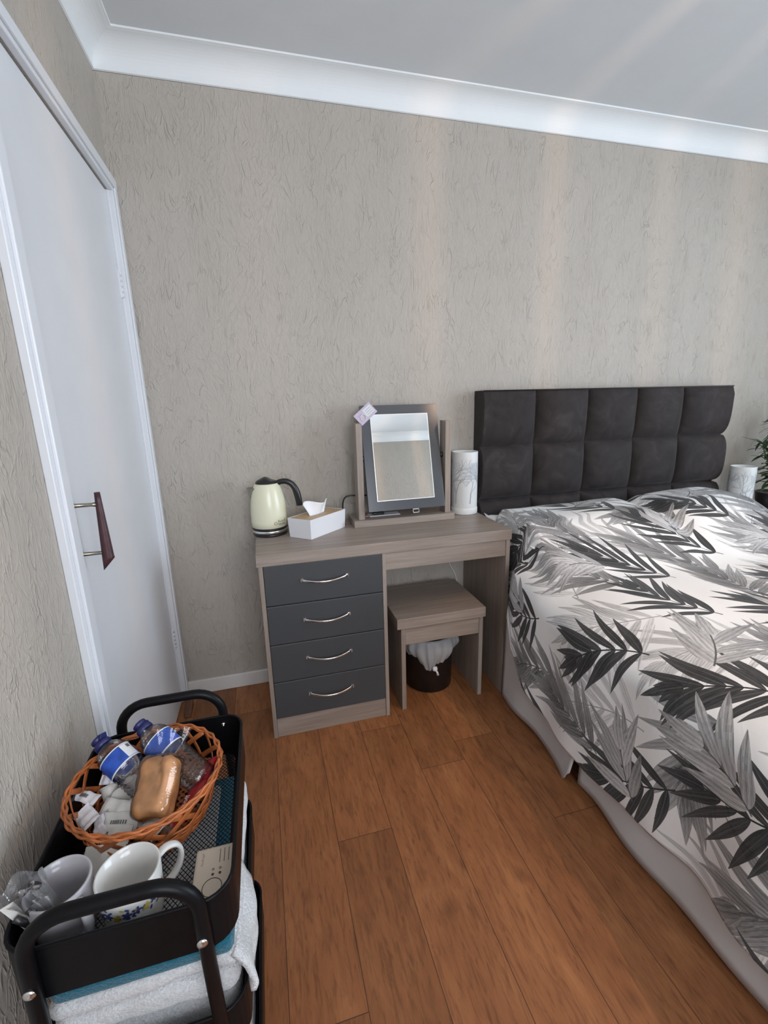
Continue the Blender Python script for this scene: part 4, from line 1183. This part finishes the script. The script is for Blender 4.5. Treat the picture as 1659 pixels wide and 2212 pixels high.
# ---- carbon monoxide alarm
al = thing('gas_alarm', (.306, -1.378, FZ), 'beige alarm box with a round button and three slots, right side of top tier', 'alarm')
AX0, AX1, AY0, AY1, AZ = .279, .340, -1.436, -1.333, .567
body = obj('case', MB().box(AX0, AX1, AY0, AY1, FZ+.0004, AZ), 'alarm', al, bevel=.004)
g = MB()
for q in range(3): x = .3168+.0066*q; g.box(x-.0005, x+.0005, -1.364, -1.341, AZ-.0002, AZ+.0002)
obj('slots', g, 'alarmdark', body)
g = MB().tube([(.3085+.0140*cos(a), -1.4015+.0140*sin(a), AZ+.0001) for a in [2*PI*i/48 for i in range(48)]], .0006, 6, closed=True)
obj('round_button', g, 'alarmdark', body)
for q, x in enumerate((.3080, .3185)):
    obj('indicator', MB().lathe([(.0021, 0), (.0021, .0004)], trans(x, -1.3815, AZ), 14), 'alarmdark', body)
    obj('indicator', MB().lathe([(.0021, 0), (.0021, .0004)], trans(x, -1.3735, AZ), 14), 'lightgrey', body)
text('printed_name', 'FireAngel', .0055, trans(.2925, -1.364, AZ) @ Matrix.Rotation(PI/2, 4, 'Z'), 'lightgrey', body, .0002)

# ---- towels on the middle and lower tiers
def towel(name, x0, x1, y0, y1, z0, z1, mat, label, r=.016, amp=.004, seed=0, n=30):
    def dsp(p, d):
        v = amp*nz(p.x*9+seed, p.y*9, p.z*9)+amp*.4*nz(p.x*30, p.y*30+seed, p.z*30)
        return v
    m = MB().rbox(((x0+x1)/2, (y0+y1)/2, (z0+z1)/2), ((x1-x0)/2, (y1-y0)/2, (z1-z0)/2), min(r, (z1-z0)/2-.001), n, disp=dsp)
    return tag(obj(name, m, mat, origin=((x0+x1)/2, (y0+y1)/2, z0)), label, 'towel', None)
towel('towel', .085, .333, -1.432, -1.090, .334, .390, 'terrywhite', 'thick folded white towel at the bottom of the pile on the middle tier', seed=2, amp=.005, r=.022)
towel('towel', .088, .336, -1.438, -1.092, .394, .448, 'terrywhite', 'folded white towel in the middle of the pile, its front hanging under the teal one', seed=5, amp=.006, r=.022)
tw = towel('towel', .090, .342, -1.442, -1.100, .452, .486, 'terrywhite', 'folded white towel directly under the teal towel on the middle tier', seed=8, amp=.006)
towel('towel', .100, .336, -1.446, -1.130, .488, .519, 'teal', 'folded teal towel on top of the white towels', r=.012, seed=11, amp=.0012)
towel('face_cloth', .112, .300, -1.425, -1.165, .5208, .5325, 'flannel', 'white face cloth lying on the teal towel, seen through the mesh shelf', r=.005, seed=14, amp=.0006)
towel('towel', .090, .330, -1.425, -1.110, .0935, .150, 'terrywhite', 'folded white towel on the lowest tier of the trolley', seed=17)
# corner of white towel hanging out on the right of the middle tier
def hang(u, v):
    y = -1.440+.150*u; a = v
    x = .332+.024*sin(PI*a*.55)+.004*sin(u*9+a*3); z = .480-.066*a-.012*u*a
    return (x+.006*nz(u*3, a*3, 1), y-.012*a, z)
obj('hanging_corner', MB().grid(hang, 16, 16), 'terrywhite', tw, solid=.008)
# wooden wedge holding the cupboard door
wd = MB().add([(.024, -.175, 0), (.050, -.175, 0), (.050, -.085, 0), (.024, -.085, 0), (.024, -.175, .008), (.050, -.175, .008), (.050, -.085, .034), (.024, -.085, .034)],
              [(3, 2, 1, 0), (4, 5, 6, 7), (0, 1, 5, 4), (1, 2, 6, 5), (2, 3, 7, 6), (3, 0, 4, 7)])
tag(obj('door_wedge', wd, 'terracotta', origin=(.037, -.13, 0), bevel=.002), 'brown wooden wedge on the floor at the foot of the cupboard door', 'door wedge')
